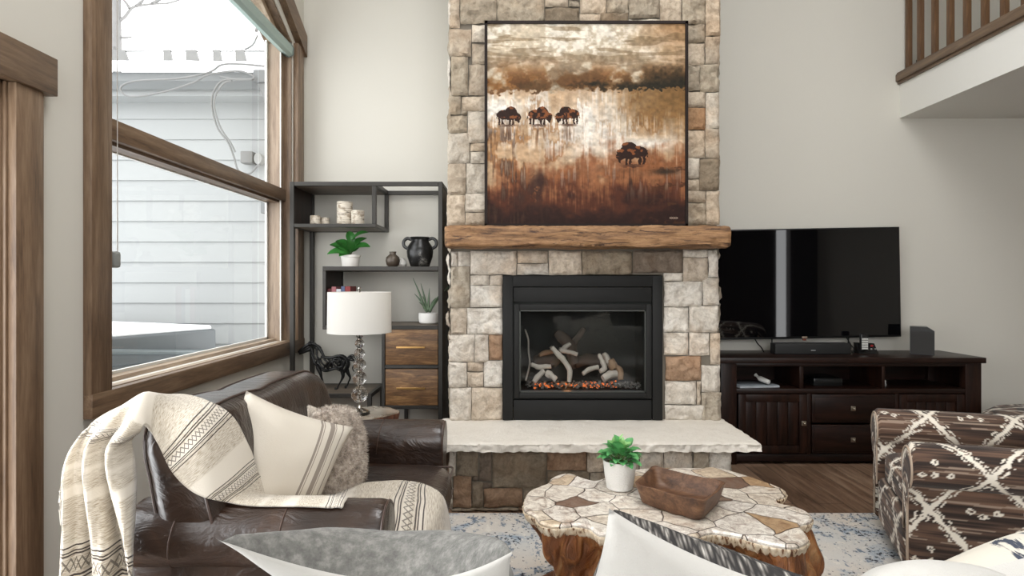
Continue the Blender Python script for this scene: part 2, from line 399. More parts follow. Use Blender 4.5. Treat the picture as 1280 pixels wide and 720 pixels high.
M['alu'] = plain('weathered_aluminium', (.15, .148, .143), .5, .3)
for px0, px1 in ((140, 162), (204, 216), (232, 250), (266, 278), (294, 309)):
    bm = NB(); a = px(px0, 80, 7.2); b_ = px(px1, 62, 7.2)
    prism(bm, [Vector((a.x, 7.2, a.z)), Vector((b_.x, 7.2, a.z)), Vector((a.x+(b_.x-a.x)*.7, 7.2, b_.z)), Vector((a.x, 7.2, b_.z))], (0, .03, 0))
    obj('snow_guard', bm, M['alu'], nh, smooth=0)
bm = NB()
for yy in (64, 77): tube(bm, [px(140, yy, 7.22), px(334, yy, 7.22)], .010, 6)
obj('snow_rail', bm, M['alu'], nh)
bm = NB(); a = px(320, 106, 5.5); b_ = px(341, 90, 5.5)
box(bm, a.x, 5.42, a.z, b_.x, 5.6, b_.z, .02); prism(bm, [px(322, 104, 5.45), px(340, 104, 5.45), px(336, 127, 5.45), px(331, 127, 5.45)], (0, .1, 0))
tube(bm, [px(338, 104, 5.7), px(338, 160, 5.7)], .03, 8)
obj('downspout', bm, M['gutter'], nh, smooth=30)
bm = NB(); a = px(303, 205, 5.75); b_ = px(318, 190, 5.75); box(bm, a.x, 5.70, a.z, b_.x, 5.81, b_.z, .01)
bm2 = NB(); prism(bm2, [px(322+5*math.cos(t), 198+7*math.sin(t), 5.72) for t in np.linspace(0, 2*math.pi, 16, endpoint=False)], (0, .08, 0))
eb = obj('electrical_box', bm, M['alu'], nh); obj('meter_dome', bm2, plain('meter_grey', lin((140, 140, 138)), .4), nh)
bm = NB(); a = px(328, 267, 5.75); b_ = px(340, 247, 5.75); box(bm, a.x, 5.70, a.z, b_.x, 5.81, b_.z, .01); obj('outlet_box', bm, M['gutter'], nh)
cb = thing('outdoor_cables', 'thin grey cables looping from the neighbouring gutter to the box', 'cables', tuple(px(265, 130, 5.6)))
M['cable'] = plain('grey_cable', (.15, .15, .148), .5)
for pts in ([(333, 83), (300, 80), (277, 81), (262, 90), (225, 98), (172, 101), (153, 107), (152, 115), (165, 121), (200, 116), (240, 104), (262, 93), (300, 89), (318, 97), (300, 100), (275, 96)],
            [(318, 100), (290, 99), (275, 103), (266, 118), (265, 135), (272, 160), (285, 178), (292, 195), (298, 213), (312, 217), (324, 205)],
            [(290, 101), (280, 104), (270, 118), (268, 135), (276, 160), (288, 178), (294, 190)],
            [(306, 62), (316, 56), (322, 44)]):
    bm = NB(); tube(bm, cr([px(x, y, 5.38) for x, y in pts], 6), .0085, 6); obj('cable', bm, M['cable'], cb)
# tree behind the roof
tr_ = thing('bare_tree', 'bare winter tree with pale trunk behind the snowy roof', 'tree', tuple(px(146, 60, 12)))
M['bark'] = plain('pale_bark', (.16, .155, .15), .8, var=.25, vs=9)
bm = NB(); tube(bm, [px(147, 180, 12), px(146, 60, 12), px(145, -60, 12)], [.09, .09, .08], 10); obj('trunk', bm, M['bark'], tr_)
for pts in ([(125, 45), (140, 32), (155, 22), (163, 12), (170, 8), (190, 5), (210, 4), (229, -2)], [(163, 12), (158, 4), (150, -5)], [(170, 8), (178, 1), (182, -8)], [(135, 36), (146, 42), (153, 47), (165, 46)],
            [(190, 5), (205, -4), (215, -10)], [(120, 20), (140, 8), (155, -4)], [(320, 40), (326, 20), (331, 0), (333, -10)]):
    bm = NB(); pp = cr([px(x, y, 12) for x, y in pts], 5); tube(bm, pp, [.036*(1-.6*i/len(pp)) for i in range(len(pp))], 6); obj('branch', bm, M['bark'], tr_)
# covered hot tub
ht = thing('hot_tub', 'covered grey hot tub with snow on its lid outside the window', 'hot tub', (-2.9, 4.0, .3))
A = Vector((-2.46, 4.97, 0)); dy = Vector((-.40, -.917, 0)); dx = Vector((-.917, .40, 0))
def tub(u0, u1, v0, v1, z0, z1, bev=.02):
    bm = NB(); box(bm, u0, v0, z0, u1, v1, z1, bev, 3, M=Matrix.Translation(A) @ Matrix(((dx.x, dy.x, 0, 0), (dx.y, dy.y, 0, 0), (0, 0, 1, 0), (0, 0, 0, 1)))); return bm
M['vinyl'] = plain('grey_blue_vinyl', (.08, .09, .095), .45, var=.1, vs=6)
obj('cabinet', tub(.04, 1.8, .04, 2.1, .2, .74), plain('grey_tub_side', (.11, .118, .12), .5, var=.15, vs=4), ht)
obj('cover', tub(0, 1.84, 0, 2.14, .70, .915, .025), M['vinyl'], ht)
obj('snow_layer', tub(.03, 1.8, .02, 2.12, .90, .945, .02), M['snow'], ht)
bm = NB(); q = lambda u, v, z: A+dx*u+dy*v+Vector((0, 0, z))
tube(bm, [q(-.09, 2.1, .93), q(-.09, 1.1, .84), q(-.09, .12, .735), q(-.05, -.02, .66)], .022, 10); obj('cover_lifter', bm, plain('lifter_metal', (.13, .15, .155), .35, .4), ht)
bm = NB(); box(bm, -.05, -.06, .60, .02, .06, .74, .02, 2, M=Matrix.Translation(A)); obj('lifter_bracket', bm, M['black_gloss'], ht)

# ================================================================== STONE FIREPLACE
def stone_block(bm, lay, o_, u, v, n, w, h, col, prot=.0, res=.014, rough=.007, sd=0):
    nx = max(4, int(w/res)); nz = max(4, int(h/res)); V = []
    gap = .0018; off = Vector((sd*1.7, sd*3.1, sd*.7))
    tilt = (random.uniform(-.02, .02), random.uniform(-.02, .02))
    for i in range(nx+1):
        row = []
        for j in range(nz+1):
            a = i/nx; c = j/nz
            x = gap+a*(w-2*gap); z = gap+c*(h-2*gap)
            e = min(x, w-x, z, h-z)
            P0 = Vector((x, z, 0))+off
            x2 = x+.006*noise.noise(P0*9)*(1 if 0 < i < nx else .6); z2 = z+.006*noise.noise(P0*9+Vector((7, 0, 0)))
            rnd = 1-(max(0, 1-e/.009))**2
            big = noise.noise(P0*6)*rough*1.5; f_ = (noise.ridged_multi_fractal(P0*13+Vector((0, 0, noise.noise(P0*5))), .8, 2.1, 4, 1, 2)-.9)*rough*1.9+noise.noise(P0*55)*rough*.8
            d = (prot+big+f_+tilt[0]*(x-w/2)+tilt[1]*(z-h/2))*(.6+.4*rnd) - .020*(1-rnd)
            row.append(bm.verts.new(o_+u*x2+v*z2+n*d))
        V.append(row)
    for i in range(nx):
        for j in range(nz):
            f = bm.faces.new((V[i][j], V[i+1][j], V[i+1][j+1], V[i][j+1]))
            for lp in f.loops: lp[lay] = (*col, 1)
def jit(c, a, b_, k=1.0):
    f_ = rnd.uniform(a, b_)*k; return [v*f_ for v in c]
def fill_rects(x0, z0, x1, z1, rnd, hmin=.10, hmax=.24, wmin=.12, wmax=.36):
    out = []; z = z0
    while z < z1-.01:
        h = min(rnd.uniform(hmin, hmax), z1-z)
        if z1-z-h < .06: h = z1-z
        x = x0
        while x < x1-.01:
            w = min(rnd.uniform(wmin, wmax), x1-x)
            if x1-x-w < .07: w = x1-x
            if h > .17 and rnd.random() < .3:
                k = rnd.uniform(.4, .6); out += [(x, z, x+w, z+h*k), (x, z+h*k, x+w, z+h)]
            else: out.append((x, z, x+w, z+h))
            x += w
        z += h
    return out
PAL = {'L': lin((222, 214, 202)), 'W': lin((232, 226, 216)), 'T': lin((210, 196, 178)), 'G': lin((184, 173, 156)), 'D': lin((150, 136, 117)), 'B': lin((168, 138, 112)), 'O': lin((190, 152, 116)), 'K': lin((126, 112, 98))}
def stone_mat(name, amb=1.0):
    m, nt, b = nodes(name)
    at = nt.nodes.new('ShaderNodeVertexColor'); at.layer_name = 'Col'
    n1 = tex(nt, 'NOISE', 7, 8, dist=1.2, rough=.68); n2 = tex(nt, 'NOISE', 38, 6, rough=.7); n3 = tex(nt, 'NOISE', 3.0, 3)
    v1 = ramp(nt, n1, [(.28, (.62, .57, .52)), (.46, (.90, .88, .86)), (.56, (1.0, 1.0, 1.0)), (.75, (1.12, 1.10, 1.06))])
    c = mix(nt, 1.0, at.outputs[0], v1, 'MULTIPLY')
    c = mix(nt, 1.0, c, ramp(nt, n2, [(.3, (.66, .64, .62)), (.55, (1, 1, 1)), (.8, (1.08, 1.07, 1.05))]), 'MULTIPLY')
    c = mix(nt, ramp(nt, n3, [(.52, (0, 0, 0)), (.66, (.35, .35, .35))]), c, mix(nt, 1.0, c, (1.0, .78, .58), 'MULTIPLY'))
    setc(nt, b, c); b.inputs['Roughness'].default_value = .82
    bp = bump(nt, b, n2, .8, .012); bump(nt, b, n1, .6, .03, prev=bp)
    return m
M['stone'] = stone_mat('ledgestone')
M['mortar'] = plain('mortar', lin((120, 112, 100)), .9, bmp=.4, bs=60)
fp = thing('stone_fireplace', 'tall ledgestone chimney breast with raised sandstone hearth in the middle of the room', 'fireplace', (.46, 3.81, 0))
rnd = random.Random(4); random.seed(4)
YF = 3.815
bm = NB(); lay = bm.loops.layers.float_color.new('Col')
U, V_, N_ = Vector((1, 0, 0)), Vector((0, 0, 1)), Vector((0, -1, 0))
def cv(x, y, sx, ox, oy, D): p_ = px(x/sx+ox, y/sx+oy, D); return p_.x, p_.z
low = [((36, 116, 58, 168), 'L'), ((58, 118, 100, 168), 'L'), ((100, 116, 256, 197), 'L'), ((258, 116, 360, 158), 'T'), ((256, 158, 362, 197), 'L'), ((362, 116, 473, 197), 'T'), ((473, 116, 642, 197), 'D'), ((642, 114, 810, 190), 'K'), ((810, 112, 895, 138), 'L'), ((895, 112, 928, 205), 'W'), ((810, 138, 895, 218), 'T'), ((746, 190, 810, 218), 'L'),
 ((35, 168, 100, 306), 'G'), ((100, 197, 165, 232), 'L'), ((165, 197, 209, 232), 'L'), ((100, 232, 209, 306), 'W'), ((35, 306, 90, 395), 'T'), ((90, 306, 209, 395), 'W'), ((28, 395, 115, 488), 'L'), ((115, 395, 162, 488), 'L'), ((162, 395, 209, 482), 'B'), ((28, 488, 90, 572), 'L'), ((90, 488, 145, 520), 'T'), ((90, 520, 145, 572), 'T'), ((145, 482, 209, 572), 'W'), ((32, 572, 104, 686), 'L'), ((104, 572, 209, 686), 'T'),
 ((746, 218, 875, 304), 'W'), ((875, 205, 930, 298), 'L'), ((746, 304, 830, 388), 'W'), ((830, 298, 930, 390), 'L'), ((746, 388, 830, 465), 'L'), ((830, 390, 900, 466), 'W'), ((900, 390, 935, 496), 'T'), ((752, 465, 872, 550), 'B'), ((872, 496, 935, 588), 'L'), ((750, 550, 856, 630), 'L'), ((856, 550, 872, 630), 'T'), ((750, 630, 882, 686), 'L'), ((872, 588, 937, 686), 'G')]
for r, c in low:
    x0, z1 = cv(r[0], r[1], 2.667, 550, 270, YF); x1, z0 = cv(r[2], r[3], 2.667, 550, 270, YF)
    stone_block(bm, lay, Vector((x0, YF, z0)), U, V_, N_, x1-x0, z1-z0, jit(PAL[c], .9, 1.05), rnd.uniform(0, .012), rough=.011 if c == 'G' else .007, sd=rnd.random()*50)
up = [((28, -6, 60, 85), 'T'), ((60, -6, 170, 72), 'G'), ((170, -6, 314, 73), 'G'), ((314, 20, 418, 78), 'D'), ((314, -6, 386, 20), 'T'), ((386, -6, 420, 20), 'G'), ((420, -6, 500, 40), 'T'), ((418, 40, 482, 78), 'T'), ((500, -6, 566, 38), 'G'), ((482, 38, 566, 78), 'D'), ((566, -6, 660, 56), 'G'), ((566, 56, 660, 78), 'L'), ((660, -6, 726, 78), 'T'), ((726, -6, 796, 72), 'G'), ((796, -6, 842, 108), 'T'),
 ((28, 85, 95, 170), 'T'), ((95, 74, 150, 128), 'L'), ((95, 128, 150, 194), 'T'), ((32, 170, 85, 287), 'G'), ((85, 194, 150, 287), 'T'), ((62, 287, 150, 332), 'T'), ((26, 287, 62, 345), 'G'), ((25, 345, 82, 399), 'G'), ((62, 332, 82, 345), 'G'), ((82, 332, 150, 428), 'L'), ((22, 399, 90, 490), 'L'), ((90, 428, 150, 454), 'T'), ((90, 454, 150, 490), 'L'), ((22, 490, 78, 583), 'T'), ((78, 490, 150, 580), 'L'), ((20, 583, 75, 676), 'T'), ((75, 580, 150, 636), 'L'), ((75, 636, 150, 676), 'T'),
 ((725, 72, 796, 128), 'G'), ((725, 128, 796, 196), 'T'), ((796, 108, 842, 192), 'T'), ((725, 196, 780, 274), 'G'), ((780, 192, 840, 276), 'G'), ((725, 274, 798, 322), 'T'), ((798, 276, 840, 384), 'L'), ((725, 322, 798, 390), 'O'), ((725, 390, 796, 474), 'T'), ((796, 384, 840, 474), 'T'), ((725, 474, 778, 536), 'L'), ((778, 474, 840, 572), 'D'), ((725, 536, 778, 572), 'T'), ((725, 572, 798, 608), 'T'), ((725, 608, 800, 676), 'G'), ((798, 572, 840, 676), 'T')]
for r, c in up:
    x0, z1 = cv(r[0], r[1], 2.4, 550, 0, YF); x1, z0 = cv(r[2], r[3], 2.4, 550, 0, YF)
    stone_block(bm, lay, Vector((x0, YF, z0)), U, V_, N_, x1-x0, z1-z0, jit([v*q_ for v, q_ in zip(PAL[c], (1, .97, .92))], .70, .92), rnd.uniform(0, .010), rough=.011 if c == 'G' else .007, sd=rnd.random()*50)  # upper stones' colour darkened and warmed, standing in for light falling off higher up
cols = 'LTTGGDL'
def fill(bm, lay, o_, u, n, w, z0, z1, keys=cols, k=1.0):
    for a in fill_rects(0, z0, w, z1, rnd):
        stone_block(bm, lay, o_+u*a[0]+V_*a[1], u, V_, n, a[2]-a[0], a[3]-a[1], jit(PAL[rnd.choice(keys)], .85, 1.04, k), rnd.uniform(0, .012), res=.02, sd=rnd.random()*50)
fill(bm, lay, Vector((-.40, YF, 0)), U, N_, 1.73, 3.115, 5.2)                       # above the frame
x0, _ = cv(150, 0, 2.4, 550, 0, YF); x1, _ = cv(725, 0, 2.4, 550, 0, YF)
for a in fill_rects(0, 1.67, x1-x0, 2.94, rnd):                                         # behind the painting
    stone_block(bm, lay, Vector((x0+a[0], YF, a[1])), U, V_, N_, a[2]-a[0], a[3]-a[1], PAL['T'], 0, res=.04, rough=.004, sd=rnd.random()*50)
fill(bm, lay, Vector((-.40, 4.72, 0)), N_, Vector((-1, 0, 0)), .905, .42, 5.2)      # left return
fill(bm, lay, Vector((1.325, YF, 0)), -N_, Vector((1, 0, 0)), .905, .42, 5.2)      # right return
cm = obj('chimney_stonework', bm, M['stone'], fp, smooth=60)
cm.data.color_attributes.active_color_index = 0
bm = NB()
box(bm, -.395, 3.835, .38, -.065, 4.72, 5.2); box(bm, .965, 3.835, .38, 1.318, 4.72, 5.2); box(bm, -.065, 3.835, 1.35, .965, 4.72, 5.2); box(bm, -.065, 4.4, .38, .965, 4.72, 1.35)
obj('mortar_core', bm, M['mortar'], fp, smooth=0)
bm = NB(); lay = bm.loops.layers.float_color.new('Col'); YB = 3.385
base = [((64, 190, 92, 300), 'L'), ((92, 190, 178, 290), 'D'), ((178, 190, 228, 312), 'K'), ((228, 190, 438, 335), 'D'), ((438, 190, 590, 270), 'B'), ((590, 190, 655, 275), 'T'), ((438, 270, 600, 335), 'D'), ((600, 275, 700, 340), 'G'), ((64, 300, 80, 410), 'L'), ((80, 290, 152, 410), 'B'), ((152, 290, 178, 312), 'K'), ((152, 312, 195, 410), 'D'), ((178, 312, 228, 335), 'K'), ((195, 335, 345, 410), 'B'), ((345, 335, 470, 410), 'D'), ((470, 335, 600, 410), 'K'),
 ((655, 190, 790, 275), 'L'), ((790, 190, 882, 275), 'L'), ((882, 190, 995, 266), 'L'), ((995, 190, 1056, 266), 'G'), ((1056, 190, 1142, 300), 'W'), ((700, 275, 860, 345), 'T'), ((860, 275, 1056, 345), 'L'), ((600, 340, 760, 410), 'B'), ((760, 345, 930, 410), 'D'), ((930, 345, 1142, 410), 'T'), ((1056, 300, 1142, 345), 'L'), ((75, 410, 330, 446), 'D'), ((330, 410, 640, 446), 'B'), ((640, 410, 1100, 446), 'D')]
for r, c in base:
    x0, z1 = cv(r[0], r[1], 3.048, 540, 500, YB); x1, z0 = cv(r[2], r[3], 3.048, 540, 500, YB); z0 = max(z0, .002)
    lo = c in 'LWT'
    stone_block(bm, lay, Vector((x0, YB, z0)), U, V_, N_, x1-x0, z1-z0, jit(PAL[c], .9, 1.05, 1 if lo else .95), rnd.uniform(0, .012), rough=.009, sd=rnd.random()*50)
fill(bm, lay, Vector((1.235, YB, 0)), -N_, Vector((1, 0, 0)), .44, .0, .375); fill(bm, lay, Vector((-.345, 3.82, 0)), N_, Vector((-1, 0, 0)), .44, .0, .375)
hb = obj('hearth_stonework', bm, M['stone'], fp, smooth=60)
bm = NB(); box(bm, -.338, 3.40, 0, 1.228, 3.835, .38); obj('hearth_core', bm, M['mortar'], fp, smooth=0)
# slab with chiselled edge
bm = NB(); random.seed(2)
nx, ny, nz = 150, 36, 5
def slab_pt(i, j, k):
    x = -.455+1.82*i/nx; y = 3.26+.60*j/ny; z = .372+.048*k/nz
    p0 = Vector((x, y, z))
    e = 0
    if j == 0: y += .010*noise.noise(p0*45)+.010*noise.noise(p0*11)+.008*noise.ridged_multi_fractal(p0*20, .8, 2, 3, 1, 2)-.012; e = 1
    if i == nx: x += .010*noise.noise(p0*35); e = 1
    if i == 0: x += .010*noise.noise(p0*35); e = 1
    if k == nz: z += .0035*noise.noise(p0*14)+.0018*noise.noise(p0*60)-(.006 if e else 0)
    if e and k == 0: z += .01*noise.noise(p0*25)
    return Vector((x, y, z))
vd = {}
def gv(i, j, k):
    if (i, j, k) not in vd: vd[i, j, k] = bm.verts.new(slab_pt(i, j, k))
    return vd[i, j, k]
for i in range(nx):
    for j in range(ny):
        for k in (0, nz): bm.faces.new((gv(i, j, k), gv(i+1, j, k), gv(i+1, j+1, k), gv(i, j+1, k)))
    for k in range(nz):
        for j in (0, ny): bm.faces.new((gv(i, j, k), gv(i+1, j, k), gv(i+1, j, k+1), gv(i, j, k+1)))
for j in range(ny):
    for k in range(nz):
        for i in (0, nx): bm.faces.new((gv(i, j, k), gv(i, j+1, k), gv(i, j+1, k+1), gv(i, j, k+1)))
m, nt, b = nodes('sandstone_slab')
n1 = tex(nt, 'NOISE', 3, 6, dist=1.5); n2 = tex(nt, 'NOISE', 60, 5, rough=.7)
setc(nt, b, mix(nt, n2, ramp(nt, n1, [(.3, lin((216, 208, 196))), (.5, lin((234, 228, 218))), (.7, lin((224, 217, 206)))]), lin((212, 204, 192)), 'MIX'))
b.inputs['Roughness'].default_value = .8; bump(nt, b, n2, .7, .01); M['slab'] = m
obj('hearth_slab', bm, M['slab'], fp, smooth=50, label='pale sandstone hearth slab with chiselled edge')

# mantel beam
bm = NB(); nx = 160
def beam_ring(x, s=1.0):
    pts = []
    for k in range(28):
        t = k/28*4; sd_ = int(t); f_ = t-sd_
        q = [(-1, -1), (1, -1), (1, 1), (-1, 1), (-1, -1)]
        a = q[sd_]; c = q[sd_+1]; y_ = a[0]+(c[0]-a[0])*f_; z_ = a[1]+(c[1]-a[1])*f_
        L_ = max(abs(y_), abs(z_)); r_ = (abs(y_)**8+abs(z_)**8)**(1/8); y_ /= r_; z_ /= r_
        p0 = Vector((x*2.2, y_*1.0, z_*1.0))
        d = .0075*noise.noise(p0*3)+.006*noise.noise(Vector((x*3, y_*9, z_*9)))+.004*noise.noise(p0*20)
        pts.append(Vector((x, 3.71+(y_*.112)*s+y_*d, 1.580+(z_*.066)*s+z_*d)))
    return pts
rings = []
for i in range(nx+1):
    x = -.408+1.732*i/nx; s = 1 if 1 < i < nx-1 else (.985 if i in (1, nx-1) else .93)
    rings.append([bm.verts.new(p_) for p_ in beam_ring(x, s)])
for a, c in zip(rings[:-1], rings[1:]):
    for k in range(28): bm.faces.new((a[k], a[(k+1) % 28], c[(k+1) % 28], c[k]))
bm.faces.new(rings[0]); bm.faces.new(rings[-1][::-1])
mt = obj('mantel_beam', bm, M['beam'], None, smooth=50)
m = M['beam']; nt = m.node_tree; b = nt.nodes['Principled BSDF']
n1 = tex(nt, 'NOISE', 2.2, 8, stretch=(1.6, 11, 14), dist=1.6, rough=.65)
src = b.inputs['Base Color'].links[0].from_socket
setc(nt, b, mix(nt, ramp(nt, n1, [(.37, (1, 1, 1)), (.44, (0, 0, 0))]), src, lin((62, 38, 22))))
bump(nt, b, n1, .5, .012, prev=b.inputs['Normal'].links[0].from_socket)
tagp(mt, 'long rough-hewn brown timber mantel running across the stone chimney', 'mantel')

# gas insert
gi = thing('gas_fireplace', 'black metal gas fireplace insert with glass front set in the stone', 'fireplace insert', (.45, 3.8, .425))
bm = NB()
XL, XR, ZB, ZT = -.058, .958, .424, 1.343
gx0, gx1, gz0, gz1 = .013, .888, .563, 1.162
box(bm, XL, 3.79, ZB, XL+.064, 3.85, ZT, .002); box(bm, XR-.064, 3.79, ZB, XR, 3.85, ZT, .002); box(bm, XL+.064, 3.79, ZT-.07, XR-.064, 3.85, ZT, .002)
obj('surround', bm, M['black_metal'], gi)
bm = NB(); box(bm, XL+.068, 3.797, gz1+.012, XR-.068, 3.85, ZT-.074, .002); obj('upper_panel', bm, M['black_metal'], gi)
bm = NB(); box(bm, XL+.068, 3.797, ZB, XR-.068, 3.85, gz0-.012, .002); obj('lower_panel', bm, M['black_metal'], gi)
bm = NB(); t = .034
box(bm, gx0, 3.785, gz0, gx0+t, 3.83, gz1, .004); box(bm, gx1-t, 3.785, gz0, gx1, 3.83, gz1, .004); box(bm, gx0+t, 3.785, gz1-t-.004, gx1-t, 3.83, gz1, .004); box(bm, gx0+t, 3.785, gz0, gx1-t, 3.83, gz0+t, .004)
obj('glass_frame', bm, M['black_metal'], gi)
bm = NB(); i_ = gx0+t; j_ = gx1-t
for q in (((i_, gz0+t), (i_+.008, gz1-t)), ((j_-.008, gz0+t), (j_, gz1-t)), ((i_, gz0+t), (j_, gz0+t+.008)), ((i_, gz1-t-.012), (j_, gz1-t-.004))): box(bm, q[0][0], 3.80, q[0][1], q[1][0], 3.825, q[1][1])
obj('glass_bead', bm, plain('grey_bead', lin((70, 72, 68)), .35, .5), gi, smooth=0)
m, nt, b = nodes('fireplace_glass'); nt.nodes.remove(b)
tr = nt.nodes.new('ShaderNodeBsdfTransparent'); tr.inputs[0].default_value = (.72, .73, .73, 1); gl = nt.nodes.new('ShaderNodeBsdfGlossy'); gl.inputs['Roughness'].default_value = .04
mx = nt.nodes.new('ShaderNodeMixShader'); mx.inputs[0].default_value = .045
nt.links.new(tr.outputs[0], mx.inputs[1]); nt.links.new(gl.outputs[0], mx.inputs[2]); nt.links.new(mx.outputs[0], nt.nodes['Material Output'].inputs[0]); M['fglass'] = m
bm = NB(); bm.faces.new([bm.verts.new(v) for v in ((i_, 3.822, gz0+t), (j_, 3.822, gz0+t), (j_, 3.822, gz1-t), (i_, 3.822, gz1-t))]); obj('glass', bm, M['fglass'], gi, smooth=0)
bm = NB()
a0, a1, c0, c1, d0, d1 = gx0, gx1, gz0, gz1, 3.835, 4.30
for q in (((a0-.02, d0, c0-.02), (a0, d1, c1+.02)), ((a1, d0, c0-.02), (a1+.02, d1, c1+.02)), ((a0-.02, d1, c0-.02), (a1+.02, d1+.02, c1+.02)), ((a0, d0, c0-.02), (a1, d1, c0)), ((a0, d0, c1), (a1, d1, c1+.02))): box(bm, *q[0], *q[1])
obj('firebox', bm, plain('sooty_lining', (.022, .025, .021), .7, var=.5, vs=5, bmp=.4, bs=30), gi, smooth=0)
bm = NB(); box(bm, a0+.04, 3.86, c0, a1-.04, 4.2, .605, .01); obj('burner_tray', bm, M['black_metal'], gi)
M['log_w'] = plain('ashy_birch_log', lin((205, 196, 184)), .85, var=.35, vs=16, bmp=.6, bs=50)
M['log_b'] = plain('charred_log', lin((92, 80, 70)), .85, var=.4, vs=12, bmp=.6, bs=40)
M['log_t'] = plain('tan_log', lin((160, 130, 102)), .85, var=.3, vs=12, bmp=.6, bs=40)
def lp(x, y, D=3.97): return px(x/5.54+640, y/5.54+370, D)
logs = [('pale curved gas log crossing down the middle of the pile', 'log_w', [(268, 350), (345, 430), (398, 510), (396, 592)], [17, 19, 18, 14], 3.93, 3.90),
 ('pale gas log crossing over the curved one at the top', 'log_w', [(325, 372), (385, 385), (452, 402)], [15, 17, 13], 3.97, 3.99),
 ('short pale log stub pointing up at the top of the pile', 'log_w', [(338, 385), (372, 352), (404, 330)], [16, 17, 14], 4.00, 4.02),
 ('thick grey-brown log standing at the back of the firebox', 'log_b', [(305, 250), (350, 290), (400, 350), (430, 470)], [26, 42, 44, 40], 4.10, 4.06),
 ('dim grey log leaning at the back right of centre', 'log_b', [(500, 222), (465, 275), (430, 330), (420, 500)], [18, 22, 24, 22], 4.14, 4.12),
 ('pale bent log at the left of the firebox', 'log_w', [(128, 474), (190, 492), (270, 486)], [15, 18, 16], 3.93, 3.95),
 ('tan log end resting high on the left of the pile', 'log_t', [(185, 410), (230, 395), (285, 382)], [14, 19, 15], 4.02, 4.04),
 ('dark brown round log behind the bent pale one', 'log_b', [(150, 450), (210, 440), (290, 445), (320, 470)], [34, 48, 46, 36], 4.08, 4.08),
 ('small pale log upright at the lower left corner', 'log_w', [(150, 596), (178, 560), (222, 516)], [16, 21, 17], 3.91, 3.93),
 ('stubby pale log low among the embers on the left', 'log_w', [(235, 535), (265, 545), (305, 580)], [20, 25, 17], 3.94, 3.92),
 ('pale branch with a knot reaching right from the centre', 'log_w', [(488, 542), (535, 510), (596, 492)], [13, 18, 17], 3.92, 3.95),
 ('pale log leaning right at the top of the right pile', 'log_w', [(636, 396), (662, 445), (700, 500)], [17, 24, 24], 4.00, 3.97),
 ('white forked log in the right pile', 'log_w', [(598, 398), (628, 460), (640, 500), (608, 524)], [11, 16, 20, 13], 3.95, 3.93),
 ('tan log end facing forward in the right pile', 'log_t', [(680, 440), (696, 475), (712, 505)], [24, 34, 28], 3.98, 3.96),
 ('tan curved log at the far right of the pile', 'log_t', [(715, 482), (748, 520), (752, 580)], [16, 22, 20], 3.96, 3.94),
 ('rounded pale log low on the right among the embers', 'log_w', [(628, 575), (680, 545), (722, 540)], [22, 30, 24], 3.92, 3.95),
 ('charred log lying across the middle back', 'log_b', [(430, 470), (520, 440), (620, 450)], [34, 42, 36], 4.08, 4.08)]
for k, (lb, mm, pts, rr, D0, D1) in enumerate(logs):
    bm = NB(); n_ = len(pts)
    P = [lp(x, y, D0+(D1-D0)*i/(n_-1)) for i, (x, y) in enumerate(pts)]
    PP = cr(P, 7); RR = np.interp(np.linspace(0, n_-1, len(PP)), range(n_), rr)*3.95/F/5.54
    tube(bm, PP, [float(r) for r in RR], 14)
    for v in bm.verts: v.co += Vector((1, 1, 1))*.004*noise.noise(v.co*45)+Vector((0, 0, 1))*.004*noise.noise(v.co*22)
    o = obj('fire_log', bm, M[mm]); tagp(o, lb, 'log', 'gas logs in the firebox')
bm = NB(); tube(bm, cr([lp(90, 230, 4.1), lp(112, 300, 4.1), (lp(114, 380, 4.1)), lp(122, 470, 4.08), lp(95, 585, 4.0)], 6), .006, 8); tagp(obj('fire_twig', bm, M['log_w']), 'thin bent twig standing at the left of the firebox', 'twig')
def em(name, c, s):
    m, nt, b = nodes(name); b.inputs['Base Color'].default_value = (.1, .03, .01, 1); n = tex(nt, 'NOISE', 60, 3)
    setc(nt, b, mix(nt, n, c, tuple(v*.25 for v in c)), 'Emission Color'); b.inputs['Emission Strength'].default_value = s; return m
M['ember'] = em('glowing_ember', (1, .22, .05), 2.2)
bm = NB(); bm2 = NB(); rr_ = random.Random(8)
for k in range(420):
    a = rr_.random(); x = 100+790*a; D = rr_.uniform(3.88, 4.02); s = rr_.uniform(.004, .011)
    glow = (150 < x < 460 or 490 < x < 740) and rr_.random() < .22
    if x > 755: glow = False
    c = Vector(((x/5.54+640-640)*D/F, D, .607+rr_.uniform(0, .022 if x > 740 else .03)))
    r = bmesh.ops.create_icosphere(bm2 if glow else bm, subdivisions=1, radius=s)
    for v in r['verts']: v.co = c+v.co*rr_.uniform(.6, 1.2)
tagp(obj('coal_bed', bm, plain('grey_coals', lin((120, 118, 114)), .9, var=.5, vs=30)), 'bed of small grey coals along the burner', 'coals', kind='stuff')
tagp(obj('embers', bm2, M['ember']), 'glowing orange embers between the gas logs', 'embers', kind='stuff')
l = bpy.data.lights.new('fire_glow', 'POINT'); l.energy = .35; l.color = (1, .4, .12); l.shadow_soft_size = .03
o = bpy.data.objects.new('fire_glow', l); COL.objects.link(o); o.location = (.36, 3.92, .64)
